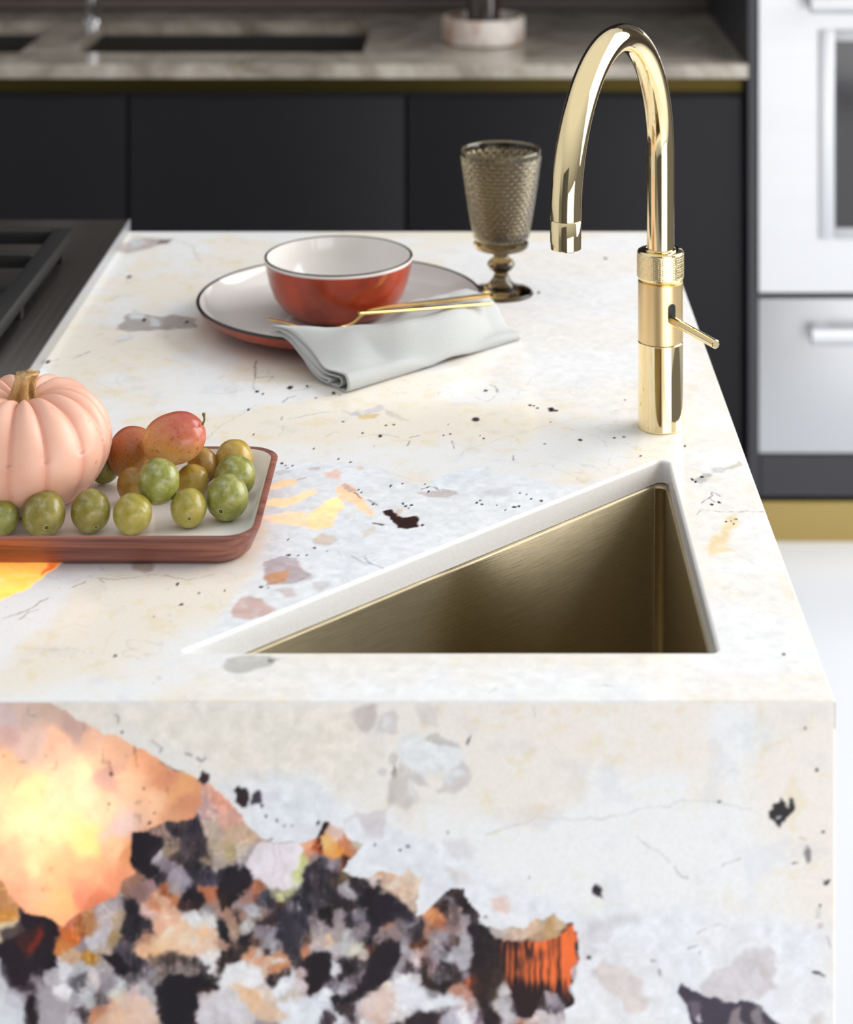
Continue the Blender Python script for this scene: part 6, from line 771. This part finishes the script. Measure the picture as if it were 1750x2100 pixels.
obj('body', lathe([(0, .0004), (.078, .0004), (.084, .004), (.0845, .050), (.082, .054), (.077, .054), (.075, .050), (.074, .010), (0, .008)], (dxx, dyy, BZ), 64), M['dish'], dish, True, angle=40)
jar = thing('dark_jar', 'dark brown jar standing in the pale round dish', 'jar', (dxx, dyy, BZ+.008))
obj('glass', lathe([(0, .0002), (.030, .0002), (.034, .004), (.034, .110), (.024, .125), (.018, .130), (0, .130)], (dxx, dyy, BZ+.0082), 48), plain('brown_jar', (.035, .025, .02, 1), .15), jar, True, angle=40)
obj('stopper', lathe([(0, .1302), (.016, .1302), (.016, .150), (0, .152)], (dxx, dyy, BZ+.0082), 32), M['black'], jar, True, angle=40)

# ------------------------------------------------------------------ tall oven housing
hx0 = .5262; hx1_ = 1.20; yo = YC+.010
hs = thing('tall_housing', 'tall charcoal cabinet housing the steel oven and warming drawer', 'cabinet', ((hx0+hx1_)/2, YC+.35, 0))
obj('side_panel', box(hx0+.004, hx0+.026, yo, YB-.002, .09, 2.5, .001), M['charcoal2'], hs, False)
obj('side_panel', box(hx1_-.022, hx1_, yo, YB-.002, .09, 2.5, .001), M['charcoal2'], hs, False)
zd0 = EYE-(930-CY)/F*yo; zp0 = EYE-(1034-CY)/F*yo; zg0 = EYE-(612-CY)/F*yo; zg1 = EYE-(600-CY)/F*yo
obj('lower_panel', box(hx0+.028, hx1_-.024, yo+.004, yo+.03, .09, zd0-.004, .001), M['charcoal2'], hs, False)
obj('carcass', box(hx0+.028, hx1_-.024, yo+.045, YB-.003, .09, 2.45), M['gap'], hs, False)
obj('plinth', box(hx0+.004, hx1_, yo+.012, yo+.03, 0, zp0, .0005), M['brass_plinth'], hs, False, label='brass plinth')
ox0, ox1 = (1553-CX)/F*yo, hx1_-.028
def handle(z, x0, x1, parent):
    h = obj('handle', tube([(x0, yo-.048, z), ((x0+x1)/2, yo-.048, z), (x1, yo-.048, z)], .0165, 24), M['steel'], parent, True, angle=50)
    for x in (x0+.02, x1-.02): obj('handle_post', box(x-.012, x+.012, yo-.040, yo+.001, z-.012, z+.012, .002), M['steel'], h, False)
wd = thing('warming_drawer', 'brushed steel warming drawer with bar handle below the oven', 'drawer', ((ox0+ox1)/2, yo+.3, zd0))
obj('drawer_front', box(ox0, ox1, yo, yo+.022, zd0, zg0, .003), M['steel'], wd, True, angle=30)
obj('drawer_box', box(ox0+.01, ox1-.01, yo+.022, yo+.044, zd0+.01, zg0-.004), M['gap'], wd, False)
handle(EYE-(690-CY)/F*(yo-.048), (1664-CX)/F*(yo-.048), ox1-.07, wd)
ov = thing('built_in_oven', 'brushed steel wall oven with dark glass window above the warming drawer', 'oven', ((ox0+ox1)/2, yo+.3, zg1))
zt_ = 1.20; gx0 = (1712-CX)/F*yo; gz0 = EYE-(466-CY)/F*yo; gz1 = EYE-(84-CY)/F*yo
obj('door', join(box(ox0, gx0-.03, yo, yo+.022, zg1, zt_), box(gx0-.03, ox1, yo, yo+.022, zg1, gz0-.022), box(gx0-.03, ox1, yo, yo+.022, gz1+.022, zt_), box(ox1-.05, ox1, yo, yo+.022, gz0-.022, gz1+.022)), M['steel'], ov, False)
fr = obj('window_trim', join(box(gx0-.03, gx0, yo-.005, yo+.020, gz0-.022, gz1+.022, .002), box(gx0, ox1-.05, yo-.005, yo+.020, gz0-.022, gz0, .002), box(gx0, ox1-.05, yo-.005, yo+.020, gz1, gz1+.022, .002)), M['steel'], ov, True, angle=30)
obj('window_glass', box(gx0, ox1-.05, yo+.006, yo+.020, gz0, gz1), M['oven_glass'], ov, False, label='dark oven glass')
obj('control_panel', box(ox0, ox1, yo, yo+.022, zt_+.004, zt_+.14, .002), M['steel'], ov, True, angle=30)
obj('oven_body', box(ox0+.01, ox1-.01, yo+.0225, yo+.0445, zg1+.01, zt_+.14), M['gap'], ov, False)
handle(EYE-(10-CY)/F*(yo-.048), (1662-CX)/F*(yo-.048), ox1-.07, ov)
